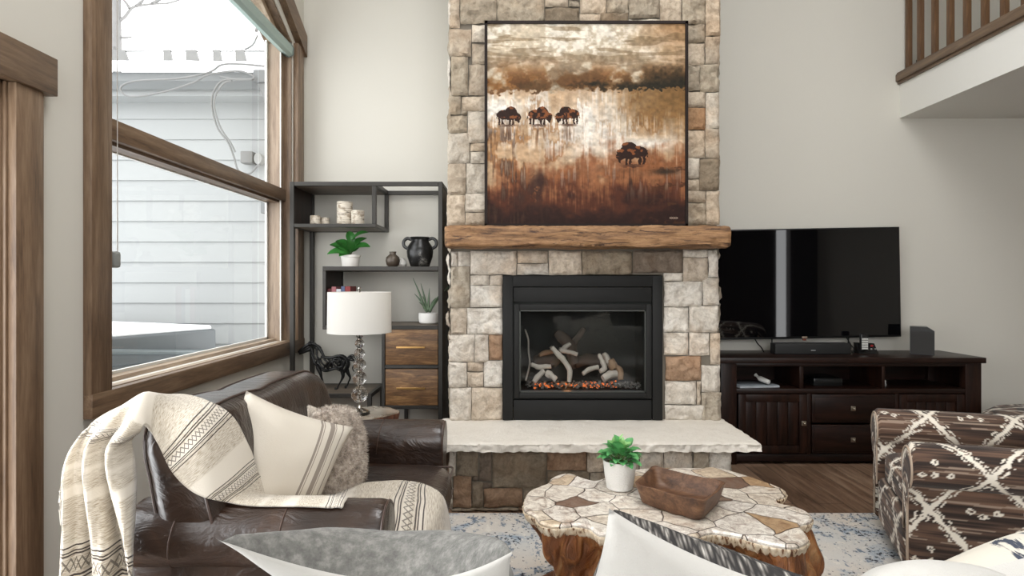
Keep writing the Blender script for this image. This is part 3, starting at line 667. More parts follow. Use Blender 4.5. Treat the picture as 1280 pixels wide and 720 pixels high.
# ================================================================== PAINTING
def vnoise(h, w, cy, cx, rng):
    """smooth value noise, cy x cx cells over h x w"""
    g = rng.random((int(cy)+3, int(cx)+3)); y = np.linspace(0, cy, h); x = np.linspace(0, cx, w)
    yi = y.astype(int); xi = x.astype(int); fy = (y-yi)[:, None]; fx = (x-xi)[None, :]
    fy = fy*fy*(3-2*fy); fx = fx*fx*(3-2*fx)
    a = g[np.ix_(yi, xi)]; b_ = g[np.ix_(yi, xi+1)]; c_ = g[np.ix_(yi+1, xi)]; d_ = g[np.ix_(yi+1, xi+1)]
    return (a*(1-fx)+b_*fx)*(1-fy)+(c_*(1-fx)+d_*fx)*fy
def fnoise(h, w, cy, cx, rng, o=4):
    t = 0; s = 0
    for k in range(o): t = t+vnoise(h, w, cy*2**k, cx*2**k, rng)*.5**k; s += .5**k
    return t/s
def sm(a, b, x):
    t = np.clip((x-a)/(b-a), 0, 1); return t*t*(3-2*t)
rng = np.random.default_rng(7)
H = Wd = 420
v_, u_ = np.meshgrid(np.linspace(0, 1, H), np.linspace(0, 1, Wd), indexing='ij')
c255 = lambda *c: np.array(c, float)
def lay(img, c, a): return img*(1-a[..., None])+c255(*c)*a[..., None]
big = fnoise(H, Wd, 5, 5, rng); med = fnoise(H, Wd, 14, 12, rng); fine = fnoise(H, Wd, 60, 50, rng, 3); hor = fnoise(H, Wd, 40, 5, rng); ver = fnoise(H, Wd, 4, 60, rng)
ver2 = fnoise(H, Wd, 8, 110, rng, 3)
img = np.ones((H, Wd, 3))*c255(206, 190, 166)
img = lay(img, (232, 224, 210), sm(.42, .58, med*.6+fine*.4)*.8)
img = lay(img, (150, 108, 66), np.clip(sm(.60, 1.0, u_)*.8*sm(.36, .0, v_)+.0, 0, 1)*sm(.35, .6, big+.12))
img = lay(img, (140, 96, 54), sm(.12, .28, v_)*sm(.5, .36, v_)*sm(.36, .50, med*.6+big*.4+.10*sm(.45, 1, u_)-.06*sm(.0,.2,.2-u_)))
img = lay(img, (84, 56, 34), sm(.20, .31, v_)*sm(.46, .56, med*.5+fine*.5)*.8)
img = lay(img, (95, 68, 42), sm(.50, .60, fnoise(H, Wd, 12, 8, rng))*sm(.10, .26, v_)*sm(.40, .3, v_)*.6)
img = lay(img, (110, 88, 60), sm(.57, .64, hor)*sm(.32, .1, v_)*.5)
edge = .335+.015*(fine-.5)*4-.02*u_
dark = sm(edge-.05-.09*sm(.45, 1, u_)*med*1.6, edge-.005, v_)*(v_ < edge+.008)*sm(.1, .22, u_+.1*(med-.5))
img = lay(img, (38, 34, 24), dark*np.clip(.25+.95*sm(.40, .60, med*.55+fine*.2+.30*sm(.35, .95, u_)), 0, 1))
water = sm(edge, edge+.015, v_)
base_w = np.ones((H, Wd, 3))*c255(190, 158, 124)
base_w = lay(base_w, (228, 218, 204), sm(.44, .62, ver*.4+big*.3+med*.3)*.8)
base_w = lay(base_w, (156, 112, 72), sm(.47, .56, ver2*.25+med*.75)*.85)
base_w = lay(base_w, (240, 235, 226), sm(.54, .60, med*.5+ver2*.3+big*.2)*sm(.80, .6, v_)*sm(.9, .7, u_)*.85)
base_w = lay(base_w, (124, 92, 54), sm(.50, .88, u_+.2*(med-.5))*sm(.64, .38, v_)*.95)
base_w = lay(base_w, (240, 234, 224), np.exp(-(((u_-.52)/.13)**2+((v_-.55)/.17)**2))*(.5+.5*ver2)*1.0)
base_w = lay(base_w, (238, 232, 222), np.exp(-(((u_-.80)/.16)**2+((v_-.60)/.035)**2))*.9*sm(.3, .5, hor))
base_w = lay(base_w, (238, 232, 222), np.exp(-(((u_-.08)/.14)**2+((v_-.42)/.06)**2))*.8)
base_w = lay(base_w, (132, 80, 48), sm(.60, .74, v_+.25*(med-.5)+.14*(ver-.5)+.1*(u_-.5)+.12*(big-.5))*.85)
base_w = lay(base_w, (80, 42, 28), sm(.75, .88, v_+.2*(ver2-.5)+.22*(med-.5))*.9)
base_w = lay(base_w, (40, 24, 20), sm(.85, .98, v_+.24*(med-.5)+.12*(fine-.5)+.04*np.abs(u_-.5))*.9)
base_w = lay(base_w, (70, 42, 26), sm(.58, .66, hor*.6+fine*.4)*sm(.72, .9, u_)*sm(.66, .74, v_)*.9)
base_w = lay(base_w, (66, 44, 32), sm(.52, .64, ver2*.5+med*.5)*sm(.46, .56, v_)*sm(.40, .1, u_)*.8)
base_w = lay(base_w, (225, 205, 180), sm(.56, .72, ver2*.6+med*.4)*sm(.4, .5, v_)*sm(.92, .75, v_)*.4)
img = img*(1-water[..., None])+base_w*water[..., None]
def bison(cx, cy, s, face=1, col=(40, 22, 16), a=.95):
    global img
    X = (u_-cx)/(s*1.08)*face+.10*(fine-.5); Y = (v_-cy)/(s*1.08)+.08*(fine-.5)
    e = lambda x, y, rx, ry: ((X-x)/rx)**2+((Y-y)/ry)**2 < 1
    mk = e(-.12, -.08, .30, .30) | e(.20, -.03, .30, .21) | e(-.42, .08, .16, .19) | e(-.46, .22, .06, .12) | e(-.35, -.13, .05, .09)
    for lx in (-.22, -.08, .26, .40): mk |= (np.abs(X-lx) < .045) & (Y > 0) & (Y < .42)
    mk |= (np.abs(X-.50-.1*Y) < .016) & (Y > -.10) & (Y < .15)
    img = lay(img, col, mk*a)
    img = lay(img, (150, 88, 48), mk*sm(.56, .64, fine)*.7*(Y < .15))
    img = lay(img, (60, 36, 26), sm(.6, .0, np.abs(X))*((Y > .40) & (Y < .50))*.7)
for b_ in ((.105, .457, .105, -1), (.262, .457, .105, -1), (.41, .455, .105, 1), (.735, .645, .135, 1)): bison(*b_)
img = lay(img, (62, 44, 34), np.exp(-(((u_-.72)/.04)**2+((v_-.77)/.07)**2))*sm(.35, .6, ver2)*.9)
img = lay(img, (52, 34, 28), np.clip(np.exp(-(((u_-.245)/.035)**2+((v_-.83)/.07)**2))*1.6, 0, 1)*.8*sm(.3, .5, fine))
img = lay(img, (52, 34, 28), np.clip(np.exp(-(((u_-.27)/.02)**2+((v_-.78)/.035)**2))*1.6, 0, 1)*.8)
img = lay(img, (60, 40, 32), np.clip(np.exp(-(((u_-.17)/.02)**2+((v_-.87)/.035)**2))*1.4, 0, 1)*.6)
for cx in (.10, .26, .41): img = lay(img, (90, 62, 44), np.exp(-(((u_-cx)/.03)**2+((v_-.55)/.05)**2))*sm(.4, .6, ver2)*.7)
img = lay(img, (30, 26, 20), np.exp(-(((u_-.90)/.07)**2+((v_-.74)/.015)**2))*.8)
img *= .90*(.80+.40*fine)[..., None]
for k in range(7):                                                              # small signature strokes
    x = .925+k*.006; mk = (np.abs(u_-x) < .0018) & (np.abs(v_-.972) < (.006 if k % 2 else .004)); img = lay(img, (190, 170, 150), mk*.8)
img = np.clip(img, 0, 255)/255
imgl = np.where(img < .04, img/12.92, ((img+.055)/1.055)**2.4)
def vcol_mat(name, rough=.6, bmp=0, bs=100, stretch=(1, 1, 1), sheen=0, spec=.5):
    m, nt, b = nodes(name); at = nt.nodes.new('ShaderNodeVertexColor'); at.layer_name = 'Col'
    nt.links.new(at.outputs[0], b.inputs['Base Color']); b.inputs['Roughness'].default_value = rough; b.inputs['Sheen Weight'].default_value = sheen
    b.inputs['Specular IOR Level'].default_value = spec
    if bmp: bump(nt, b, tex(nt, 'NOISE', bs, 4, stretch=stretch), bmp, .003)
    return m
def color_grid(name, P00, du, dv, arr):
    """flat picture surface: P00 top-left, du across, dv downward, arr HxWx3 linear"""
    h, w, _ = arr.shape
    jj, ii = np.meshgrid(np.arange(w), np.arange(h))
    co = np.array(P00)[None, None]+np.array(du)[None, None]*(jj/(w-1))[..., None]+np.array(dv)[None, None]*(ii/(h-1))[..., None]
    me = bpy.data.meshes.new(name)
    idx = np.arange(h*w).reshape(h, w)
    q = np.stack([idx[:-1, :-1], idx[1:, :-1], idx[1:, 1:], idx[:-1, 1:]], -1).reshape(-1, 4)
    me.from_pydata(co.reshape(-1, 3).tolist(), [], q.tolist())
    ca = me.color_attributes.new('Col', 'FLOAT_COLOR', 'POINT')
    ca.data.foreach_set('color', np.concatenate([arr.reshape(-1, 3), np.ones((h*w, 1))], 1).astype(np.float32).ravel())
    me.color_attributes.render_color_index = 0
    return me
pt = thing('framed_painting', 'large square framed painting of bison wading in amber water above the mantel', 'painting', (.465, 3.78, 1.65))
X0, X1, Z0, Z1 = -.172, 1.103, 1.650, 2.938
me = color_grid('canvas', (X0+.018, 3.737, Z1-.018), (X1-X0-.036, 0, 0), (0, 0, -(Z1-Z0-.036)), imgl)
obj('canvas', me, vcol_mat('oil_paint', .6, .3, 60, spec=.15), pt, smooth=0)
bm = NB(); t = .018
for q in ((X0, Z0, X0+t, Z1), (X1-t, Z0, X1, Z1), (X0, Z0, X1, Z0+t), (X0, Z1-t, X1, Z1)): box(bm, q[0], 3.728, q[1], q[2], 3.775, q[3])
box(bm, X0+t, 3.740, Z0+t, X1-t, 3.77, Z1-t)
obj('frame', bm, plain('black_brown_frame', lin((30, 20, 16)), .6, spec=.2), pt, smooth=0)

# ================================================================== TELEVISION AND CONSOLE
tv = thing('television', 'large wall-mounted flat black television tilted slightly above the dark console', 'television', (2.24, 4.6, .87))
R_ = Matrix.Translation((2.24, 4.6, 1.292)) @ Matrix.Rotation(math.radians(-1.0), 4, 'Y') @ Matrix.Translation((-2.24, -4.6, -1.292))
def tbox(x0, y0, z0, x1, y1, z1, bev=0): bm = NB(); box(bm, x0, y0, z0, x1, y1, z1, bev, M=R_); return bm
TX0, TX1, TZ0, TZ1 = 1.49, 2.992, .868, 1.716
m, nt, b = nodes('tv_screen'); b.inputs['Base Color'].default_value = (.0025, .0025, .003, 1); b.inputs['Roughness'].default_value = .025; b.inputs['Specular IOR Level'].default_value = .65; M['screen'] = m
obj('screen', tbox(TX0+.010, 4.588, TZ0+.016, TX1-.010, 4.60, TZ1-.010), M['screen'], tv, smooth=0)
obj('bezel', tbox(TX0, 4.590, TZ0, TX1, 4.625, TZ1, .004), M['black_gloss'], tv)
obj('back_shell', tbox(TX0+.25, 4.62, TZ0+.1, TX1-.25, 4.66, TZ1-.15, .01), M['black_gloss'], tv)
obj('wall_bracket', tbox(2.1, 4.655, 1.1, 2.4, 4.71, 1.4), M['black_gloss'], tv, smooth=0)
bm = NB(); box(bm, 2.225, 4.584, .872, 2.265, 4.592, .883, .002, M=R_); obj('logo', bm, plain('silver_logo', lin((190, 170, 150)), .3, .6), tv)
bm = NB(); box(bm, 2.232, 4.584, .852, 2.258, 4.60, .866, .003, M=R_); obj('sensor', bm, plain('sensor_red_brown', lin((120, 60, 40)), .3), tv)
cs = thing('media_console', 'long dark espresso wood media console under the television', 'tv stand', (2.4, 4.47, 0))
CY = 4.25; k_ = CY/F
def cx(x): return (x-640)*k_
def cz(y): return EYE-(y-HZ)*k_
bm = NB(); box(bm, cx(895), CY-.02, .725, cx(1230.5), 4.70, .765, .004); obj('top', bm, M['stand_wood'], cs)
for a, c in ((901, 921), (1207, 1227)):
    for ya, yb in ((CY, CY+.06), (4.63, 4.69)): bm = NB(); box(bm, cx(a), ya, 0, cx(c), yb, .725, .003); obj('corner_post', bm, M['stand_wood_v'], cs)
bm = NB(); box(bm, cx(901), CY+.05, .09, cx(906), 4.69, .725); obj('side_panel', bm, M['stand_wood_v'], cs, smooth=0)
bm = NB(); box(bm, cx(1222), CY+.05, .09, cx(1227), 4.69, .725); obj('side_panel', bm, M['stand_wood_v'], cs, smooth=0)
bm = NB(); box(bm, cx(921), CY+.005, .70, cx(1207), CY+.04, .726, .002); obj('top_rail', bm, M['stand_wood'], cs)
bm = NB(); box(bm, cx(921), CY+.003, cz(492), cx(1207), 4.66, cz(486), .002); obj('shelf', bm, M['stand_wood'], cs)
bm = NB(); box(bm, cx(921), CY+.005, cz(577), cx(1207), CY+.04, cz(568), .002); box(bm, cx(906), CY+.04, .05, cx(1222), 4.68, .07); obj('bottom_rail', bm, M['stand_wood'], cs)
bm = NB(); box(bm, cx(906), 4.67, .05, cx(1222), 4.685, .72); obj('back_panel', bm, M['stand_wood'], cs, smooth=0)
for a, c in ((1000, 1005), (1103, 1107)):
    bm = NB(); box(bm, cx(a), CY+.006, cz(486), cx(c), 4.66, .702, .002); obj('divider', bm, M['stand_wood_v'], cs)
for a, c in ((1009.5, 1014), (1119.5, 1124)):
    bm = NB(); box(bm, cx(a), CY+.004, cz(568), cx(c), CY+.04, cz(492), .002); obj('stile', bm, M['stand_wood_v'], cs)
M['knob'] = plain('pewter_knob', lin((170, 160, 145)), .28, .9, var=.1)
def knob(x, y, par):
    bm = NB(); X, Z = cx(x), cz(y); s = .017
    R = Matrix.Translation((X, CY-.006, Z)); box(bm, -s, -.004, -s, s, .006, s, .003, M=R)
    bmesh.ops.create_uvsphere(bm, u_segments=10, v_segments=8, radius=.010, matrix=Matrix.Translation((X, CY-.018, Z)))
    obj('knob', bm, M['knob'], par)
def door(x0, x1, y0, y1, kx, ky):
    bm = NB(); X0, X1, Za, Zb = cx(x0), cx(x1), cz(y1), cz(y0); w = .055
    box(bm, X0, CY, Za, X0+w, CY+.022, Zb, .003); box(bm, X1-w, CY, Za, X1, CY+.022, Zb, .003); box(bm, X0+w, CY, Zb-w, X1-w, CY+.022, Zb, .003); box(bm, X0+w, CY, Za, X1-w, CY+.022, Za+w, .003)
    n_ = 5; ww = (X1-X0-2*w)/n_
    for i in range(n_): box(bm, X0+w+i*ww, CY+.009, Za+w, X0+w+(i+1)*ww-.003, CY+.02, Zb-w, .003)
    d = obj('door', bm, M['stand_wood_v'], cs); knob(kx, ky, d)
door(923, 1009, 493, 567, 1004.5, 529); door(1124.5, 1206, 493, 567, 1130, 529)
for y0_, y1_, ky in ((493, 528.5, 510.6), (531, 567, 549.7)):
    bm = NB(); X0_, X1_ = cx(1015), cx(1119); Za, Zb = cz(y1_), cz(y0_)
    box(bm, X0_, CY, Za, X1_, CY+.022, Zb, .004); box(bm, X0_+.02, CY-.004, Za+.02, X1_-.02, CY+.01, Zb-.02, .003)
    d = obj('drawer', bm, M['stand_wood'], cs); knob(1066, ky, d)
def pxb(x0, y0, x1, y1, D, depth, bev=.003, M_=None):
    a = px(x0, y1, D); c = px(x1, y0, D); bm = NB(); box(bm, a.x, D, a.z, c.x, D+depth, c.z, bev, M=M_); return bm
# soundbar, phone, speaker
TT = .765
sb = thing('soundbar', 'long low black soundbar on the console below the television', 'soundbar', (2.1, 4.43, TT))
bm = NB(); xa, xb = (969-640)*4.42/F, (1064-640)*4.42/F; box(bm, xa, 4.42, TT, xb, 4.51, TT+.083, .008, 3); obj('body', bm, plain('black_grille', (.008, .008, .008), .6, bmp=.3, bs=300), sb)
bm = NB(); box(bm, (xa+xb)/2-.016, 4.416, TT+.028, (xa+xb)/2+.016, 4.421, TT+.034); obj('logo', bm, plain('grey_logo', lin((150, 150, 150)), .4), sb, smooth=0)
sp = thing('speaker', 'small black upright speaker with a clipped corner at the right of the console', 'speaker', (2.98, 4.45, TT))
xa, xb = -.075, .075; zt = TT+.205; RS = Matrix.Translation(((1152.5-640)*4.46/F, 4.46, 0)) @ Matrix.Rotation(math.radians(-33), 4, 'Z') @ Matrix.Translation((0, -4.48, 0))
bm = NB(); pts = [(xa, TT), (xb, TT), (xb, zt-.03), (xb-.045, zt), (xa, zt)]
prism(bm, [Vector((x, 4.43, z)) for x, z in pts], (0, .11, 0)); bm.transform(RS); obj('cabinet', bm, M['black_gloss'], sp, smooth=0)
bm = NB(); prism(bm, [Vector((x, 4.422, z)) for x, z in [(xa+.012, TT+.01), (xb-.006, TT+.01), (xb-.006, zt-.045), (xb-.03, zt-.035), (xa+.012, zt-.035)]], (0, .01, 0)); bm.transform(RS); obj('grille', bm, plain('charcoal_grille', lin((40, 38, 36)), .7, bmp=.3, bs=400), sp, smooth=0)
ph = thing('cordless_phone', 'black cordless telephone on its answering base on the console', 'telephone', (2.6, 4.45, TT))
xa, xb = (1077.5-640)*4.42/F, (1103.5-640)*4.42/F
bm = NB(); prism(bm, [Vector((x, 4.50, z)) for x, z in [(xa+.01, TT), (xb, TT), (xb-.015, TT+.075), (xa, TT+.080)]], (0, .03, 0))
bm.faces.ensure_lookup_table()
for v in bm.verts:
    if v.co.z < TT+.01 and v.co.y < 4.51: v.co.y -= .03
obj('base', bm, M['black_gloss'], ph, smooth=0)
def onph(u, w): return Vector((xa+.002+u*(xb-xa), 4.468+.03*(w/.078)-.002, TT+w))
bm = NB(); box(bm, xa+.010, 4.450, TT+.02, xa+.068, 4.475, TT+.150, .008, 3); obj('handset', bm, M['black_gloss'], ph)
bm = NB()
for i in range(3):
    for j in range(5): box(bm, xa+.017+i*.0155, 4.446, TT+.035+j*.0175, xa+.030+i*.0155, 4.453, TT+.0485+j*.0175, .001)
obj('keypad', bm, plain('white_keys', lin((205, 205, 200)), .4), ph, kind=None)
bm = NB(); c = onph(.72, .058); box(bm, c.x-.010, c.y-.006, c.z-.008, c.x+.010, c.y+.004, c.z+.008, .003); obj('display', bm, plain('red_display', (.35, .02, .02), .3), ph, label='small red display')
gk = plain('grey_keys', lin((170, 170, 170)), .4)
for u in (.66, .86): bm = NB(); c = onph(u, .035); box(bm, c.x-.005, c.y-.006, c.z-.004, c.x+.005, c.y+.002, c.z+.004); obj('button', bm, gk, ph)
cb2 = thing('television_cables', 'thin black cables hanging behind the console from the television', 'cables', (2.0, 4.66, TT))
for pts in ([(942, 420, 4.62), (946, 428, 4.62), (952, 435, 4.60), (955, 441, 4.56)], [(965, 418, 4.62), (965, 430, 4.62), (966, 441, 4.58)], [(1056, 418, 4.62), (1063, 430, 4.60), (1068, 437, 4.54), (1064, 443, 4.50)], [(1061, 418, 4.64), (1060, 430, 4.62), (1056, 441, 4.58)]):
    bm = NB(); tube(bm, cr([px(*q) for q in pts], 5), .005, 6); obj('cable', bm, M['black_gloss'], cb2)
# things inside the console
ZS = cz(486)+.001
mg = thing('magazine', 'pale magazine lying in the left open bay of the console', 'magazine', (1.75, 4.4, ZS))
bm = NB(); R = Matrix.Translation((cx(950), 4.38, ZS)) @ Matrix.Rotation(.12, 4, 'Z'); box(bm, -.15, -.10, 0, .15, .10, .012, .001, M=R); obj('pages', bm, plain('paper', lin((170, 175, 180)), .5, var=.3, vs=9), mg)
bm = NB(); box(bm, -.15, -.10, .012, .15, .10, .015, .001, M=R); obj('cover', bm, plain('magazine_cover', lin((150, 158, 165)), .35, var=.5, vs=8), mg)
bm = NB(); tube(bm, [(cx(955), 4.40, ZS+.075), (cx(958), 4.36, ZS+.055), (cx(965), 4.30, ZS+.036)], [.014, .019, .017], 14)
tagp(obj('rolled_paper', bm, plain('white_roll', lin((220, 220, 216)), .5)), 'white rolled-up tube resting on the magazine in the console', 'roll')
bm = NB(); box(bm, cx(1027), 4.36, ZS, cx(1064), 4.60, ZS+.055, .004); tagp(obj('cable_box', bm, plain('dark_receiver', (.012, .013, .013), .25, .3)), 'dark low receiver box in the middle bay of the console', 'receiver')
bm = NB(); R = Matrix.Translation((cx(1114), 4.36, ZS)) @ Matrix.Rotation(.3, 4, 'Z'); box(bm, -.025, -.02, .0, .025, .02, .02, .004, M=R); box(bm, -.018, -.02, .02, .022, .015, .045, .004, M=R); tagp(obj('power_adapter', bm, plain('white_adapter', lin((190, 190, 188)), .4)), 'small white adapter in the right bay of the console', 'adapter')

# ================================================================== ETAGERE
SY0, SY1 = 4.25, 4.70; ks = SY0/F
def sx(x): return (x-640)*ks
def sz(y): return EYE-(y-HZ)*ks
et = thing('etagere_shelf', 'tall dark metal and wood open display shelf with two drawers beside the chimney', 'shelf unit', (sx(458), 4.47, 0))
T = .030
def bar(bm, x0, y0, z0, x1, y1, z1): box(bm, x0, y0, z0, x1, y1, z1, .002, 1)
XLf, XRt, ZT_ = sx(362), sx(553), sz(227)
def post(x, y, z0, z1, nm='post'):
    bm = NB(); bar(bm, x, y, z0, x+T, y+T, z1); obj(nm, bm, M['steel'], et)
post(XLf, SY0, 0, ZT_); post(XLf, SY1-T, 0, ZT_); post(XRt-T, SY0, 0, ZT_); post(XRt-T, SY1-T, 0, ZT_)
bm = NB()
for y in (SY0, SY1-T): bar(bm, XLf+T, y, ZT_-T, XRt-T, y+T, ZT_)
for x in (XLf, XRt-T): bar(bm, x, SY0+T, ZT_-T, x+T, SY1-T, ZT_)
obj('top_frame', bm, M['steel'], et)
xb_ = sx(470); zb = sz(284)
bm = NB(); box(bm, XLf+T, SY0+T, ZT_-T-.001, xb_-T, SY1-T, ZT_-.004); obj('top_panel', bm, M['shelf_wood'], et, smooth=0)
bm = NB(); box(bm, XLf+.004, SY0+T, zb+.02, XLf+.02, SY1-T, ZT_-T); obj('side_panel', bm, M['stand_wood_v'], et, smooth=0)
bm = NB(); bar(bm, XLf+T, SY0, zb, xb_, SY0+T, zb+T*.85); bar(bm, XLf+T, SY1-T, zb, xb_, SY1, zb+T*.85); bar(bm, xb_-T*.8, SY0+T, zb, xb_, SY1-T, zb+T*.85); bar(bm, XLf+.005, SY0+T, zb, XLf+T, SY1-T, zb+T*.85)
bar(bm, xb_-T, SY0+.001, zb+T*.85, xb_, SY0+T, ZT_-T); bar(bm, xb_-T, SY1-T, zb+T*.85, xb_, SY1-.001, ZT_-T); bar(bm, xb_-T, SY0+T, ZT_-T, xb_, SY1-T, ZT_)
obj('upper_box_frame', bm, M['steel'], et)
bm = NB(); box(bm, XLf+T, SY0+T, zb+.004, xb_-T*.8, SY1-T, zb+T*.85); obj('upper_shelf', bm, M['shelf_wood'], et, smooth=0)
ZU = zb+T*.85
# middle box
xm = sx(403); zm1 = sz(333); zm0 = zm1-.030; zl1 = sz(407); zl0 = zl1-.028
bm = NB()
for y in (SY0, SY1-T): bar(bm, xm, y, zm0, XRt-T, y+T, zm1); bar(bm, xm, y, zl0, XRt-T, y+T, zl1)
for x in (xm,): bar(bm, x, SY0+T, zm0, x+T, SY1-T, zm1); bar(bm, x, SY0+T, zl0, x+T, SY1-T, zl1)
bar(bm, xm, SY0+.001, zl1, xm+T*.8, SY0+T, zm0); bar(bm, xm, SY1-T, zl1, xm+T*.8, SY1-.001, zm0)
obj('middle_box_frame', bm, M['steel'], et)
bm = NB(); box(bm, xm+T, SY0+T, zm0+.004, XRt-T, SY1-T, zm1); obj('middle_shelf', bm, M['shelf_wood'], et, smooth=0)
bm = NB(); box(bm, xm+T, SY0+T, zl0+.004, XRt-T, SY1-T, zl1); obj('lower_shelf', bm, M['shelf_wood'], et, smooth=0)
bm = NB(); box(bm, xm+.003, SY0+T, zl1, xm+.02, SY1-T, zm0); obj('middle_side_panel', bm, M['stand_wood_v'], et, smooth=0)
bm = NB(); box(bm, XRt-.018, SY0+T, sz(600), XRt-.004, SY1-T, ZT_-T); obj('right_side_panel', bm, M['shelf_wood'], et, smooth=0)
# drawer cabinet
xd = sx(477); zc1 = zl0; zc0 = sz(510)
bm = NB()
for y in (SY0, SY1-T): bar(bm, xd, y, zc0, xd+T*.75, y+T, zc1)
zmid = sz(458.5)
for z in (zc0-.008, zmid-.012): bar(bm, xd+T*.75, SY0, z, XRt-T, SY0+T, z+.024)
bar(bm, xd, SY0+T, zc0-.008, xd+T, SY1-T, zc0+.016); bar(bm, xd+T, SY1-T, zc0-.008, XRt-T, SY1, zc0+.016)
bar(bm, sx(492), SY0+.001, 0, sx(492)+T*.8, SY0+T, zc0-.008); bar(bm, sx(492), SY1-T, 0, sx(492)+T*.8, SY1-.001, zc0-.008)
obj('cabinet_frame', bm, M['steel'], et)
bm = NB(); box(bm, xd+.003, SY0+T, zc0, xd+.015, SY1-T, zc1); box(bm, xd+.02, SY1-.02, zc0, XRt-T, SY1-.008, zc1); obj('cabinet_carcass', bm, M['stand_wood_v'], et, smooth=0)
for a, c, hy in ((410.5, 456, 434), (461.5, 507, 485)):
    bm = NB(); box(bm, xd+T*.75+.003, SY0+.004, sz(c), XRt-T-.003, SY1-.05, sz(a), .003); d = obj('drawer', bm, M['drawer_wood'], et)
    bm = NB(); z = sz(hy); bar(bm, sx(496), SY0-.028, z-.006, sx(532), SY0-.016, z+.008)
    for x in (sx(500), sx(527)): box(bm, x, SY0-.018, z-.004, x+.01, SY0+.004, z+.006)
    obj('handle', bm, M['brass'], d)
# low shelf for the horse
xl1 = sx(464); zh = sz(492.5)
bm = NB()
for y in (SY0, SY1-T): bar(bm, XLf+T, y, zh-.028, xl1, y+T, zh)
bar(bm, xl1-T, SY0+T, zh-.028, xl1, SY1-T, zh)
for y in (SY0+.001, SY1-T): bar(bm, xl1-T, y, 0, xl1, y+T-.001, zh-.028)
obj('low_box_frame', bm, M['steel'], et)
bm = NB(); box(bm, XLf+T, SY0+T, zh-.024, xl1-T, SY1-T, zh-.001); obj('low_shelf', bm, M['shelf_wood'], et, smooth=0)

# ---- shelf objects
m, nt, b = nodes('birch_bark')
n1 = tex(nt, 'NOISE', 5, 5, stretch=(3, 3, 22)); n2 = tex(nt, 'NOISE', 22, 4)
c = ramp(nt, n1, [(.36, lin((70, 60, 50))), (.44, lin((196, 186, 170))), (.7, lin((222, 214, 200)))])
setc(nt, b, mix(nt, ramp(nt, n2, [(.38, (1, 1, 1)), (.5, (0, 0, 0))]), c, lin((150, 136, 118)))); b.inputs['Roughness'].default_value = .8; bump(nt, b, n1, .4, .006); M['birch'] = m
M['wax'] = plain('candle_wax', lin((200, 188, 165)), .5)
def birch(x0, x1, y0, D, label):
    xc = (x0+x1)/2; X = (xc-640)*D/F; r = (x1-x0)/2*D/F; h = (279.5-y0)*ks*1.0
    t = thing('birch_candle_holder', label, 'candle holder', (X, D, ZU), 'birch bark candle holders on the top shelf')
    bm = NB(); lathe(bm, (X, D, ZU), [(r*.97, 0), (r, .01), (r*.99, h-.004), (r*.95, h), (r*.62, h), (r*.60, h-.015), (0, h-.015)], 28, fn=lambda a, z: 1+.03*math.sin(3*a+X*50)); obj('bark_log', bm, M['birch'], t)
    bm = NB(); lathe(bm, (X, D, ZU), [(r*.58, h-.0145), (r*.58, h-.006), (0, h-.006)], 20); obj('candle', bm, M['wax'], t)
birch(388, 400.5, 267.5, 4.36, 'small low birch bark candle holder at the left end of the top shelf')
birch(399.5, 412, 269, 4.42, 'low birch bark candle holder just left of the tallest one')
birch(421, 440.5, 249.5, 4.38, 'tallest birch bark candle holder on the top shelf')
birch(439, 455, 261.5, 4.34, 'medium birch bark candle holder right of the tallest one')

def leaf_mesh(bm, base, tip, width, bend=.15, up=Vector((0, 0, 1)), seg=7, fold=.25, mi=0, shape=None, wav=0):
    base = Vector(base); tip = Vector(tip); ax = tip-base; L = ax.length; ax.normalize()
    side = ax.cross(up)
    side = side.normalized() if side.length > 1e-4 else Vector((1, 0, 0)); nn = side.cross(ax).normalized()
    rows = []
    for i in range(seg+1):
        t = i/seg; w = width*.5*(shape(t) if shape else math.sin(math.pi*min(1, t*.97+.02))**.75)
        c_ = base+ax*L*t+nn*bend*L*math.sin(math.pi*t*.9)-Vector((0, 0, 1))*bend*L*.5*t*t
        ww = wav*math.sin(t*9)*w
        rows.append([c_-side*w+nn*(fold*w+ww), c_-side*w*.5+nn*(fold*w*.4), c_, c_+side*w*.5+nn*(fold*w*.4), c_+side*w+nn*(fold*w-ww)])
    grid(bm, rows, mi=mi)
def leaf_mat(name, c1, c2, scale=25):
    m, nt, b = nodes(name); n = tex(nt, 'NOISE', scale, 4)
    setc(nt, b, mix(nt, n, c1, c2)); b.inputs['Roughness'].default_value = .38
    b.inputs['Subsurface Weight'].default_value = .0; return m
M['leaf_fig'] = leaf_mat('glossy_fig_leaf', lin((34, 92, 34)), lin((72, 142, 66)))
M['leaf_bright'] = leaf_mat('bright_green_leaf', lin((36, 112, 62)), lin((120, 190, 118)), 30)
M['leaf_aloe'] = leaf_mat('aloe_leaf', lin((60, 82, 60)), lin((120, 140, 112)), 30)
M['soil'] = plain('soil', lin((70, 52, 40)), .95, bmp=.8, bs=80)
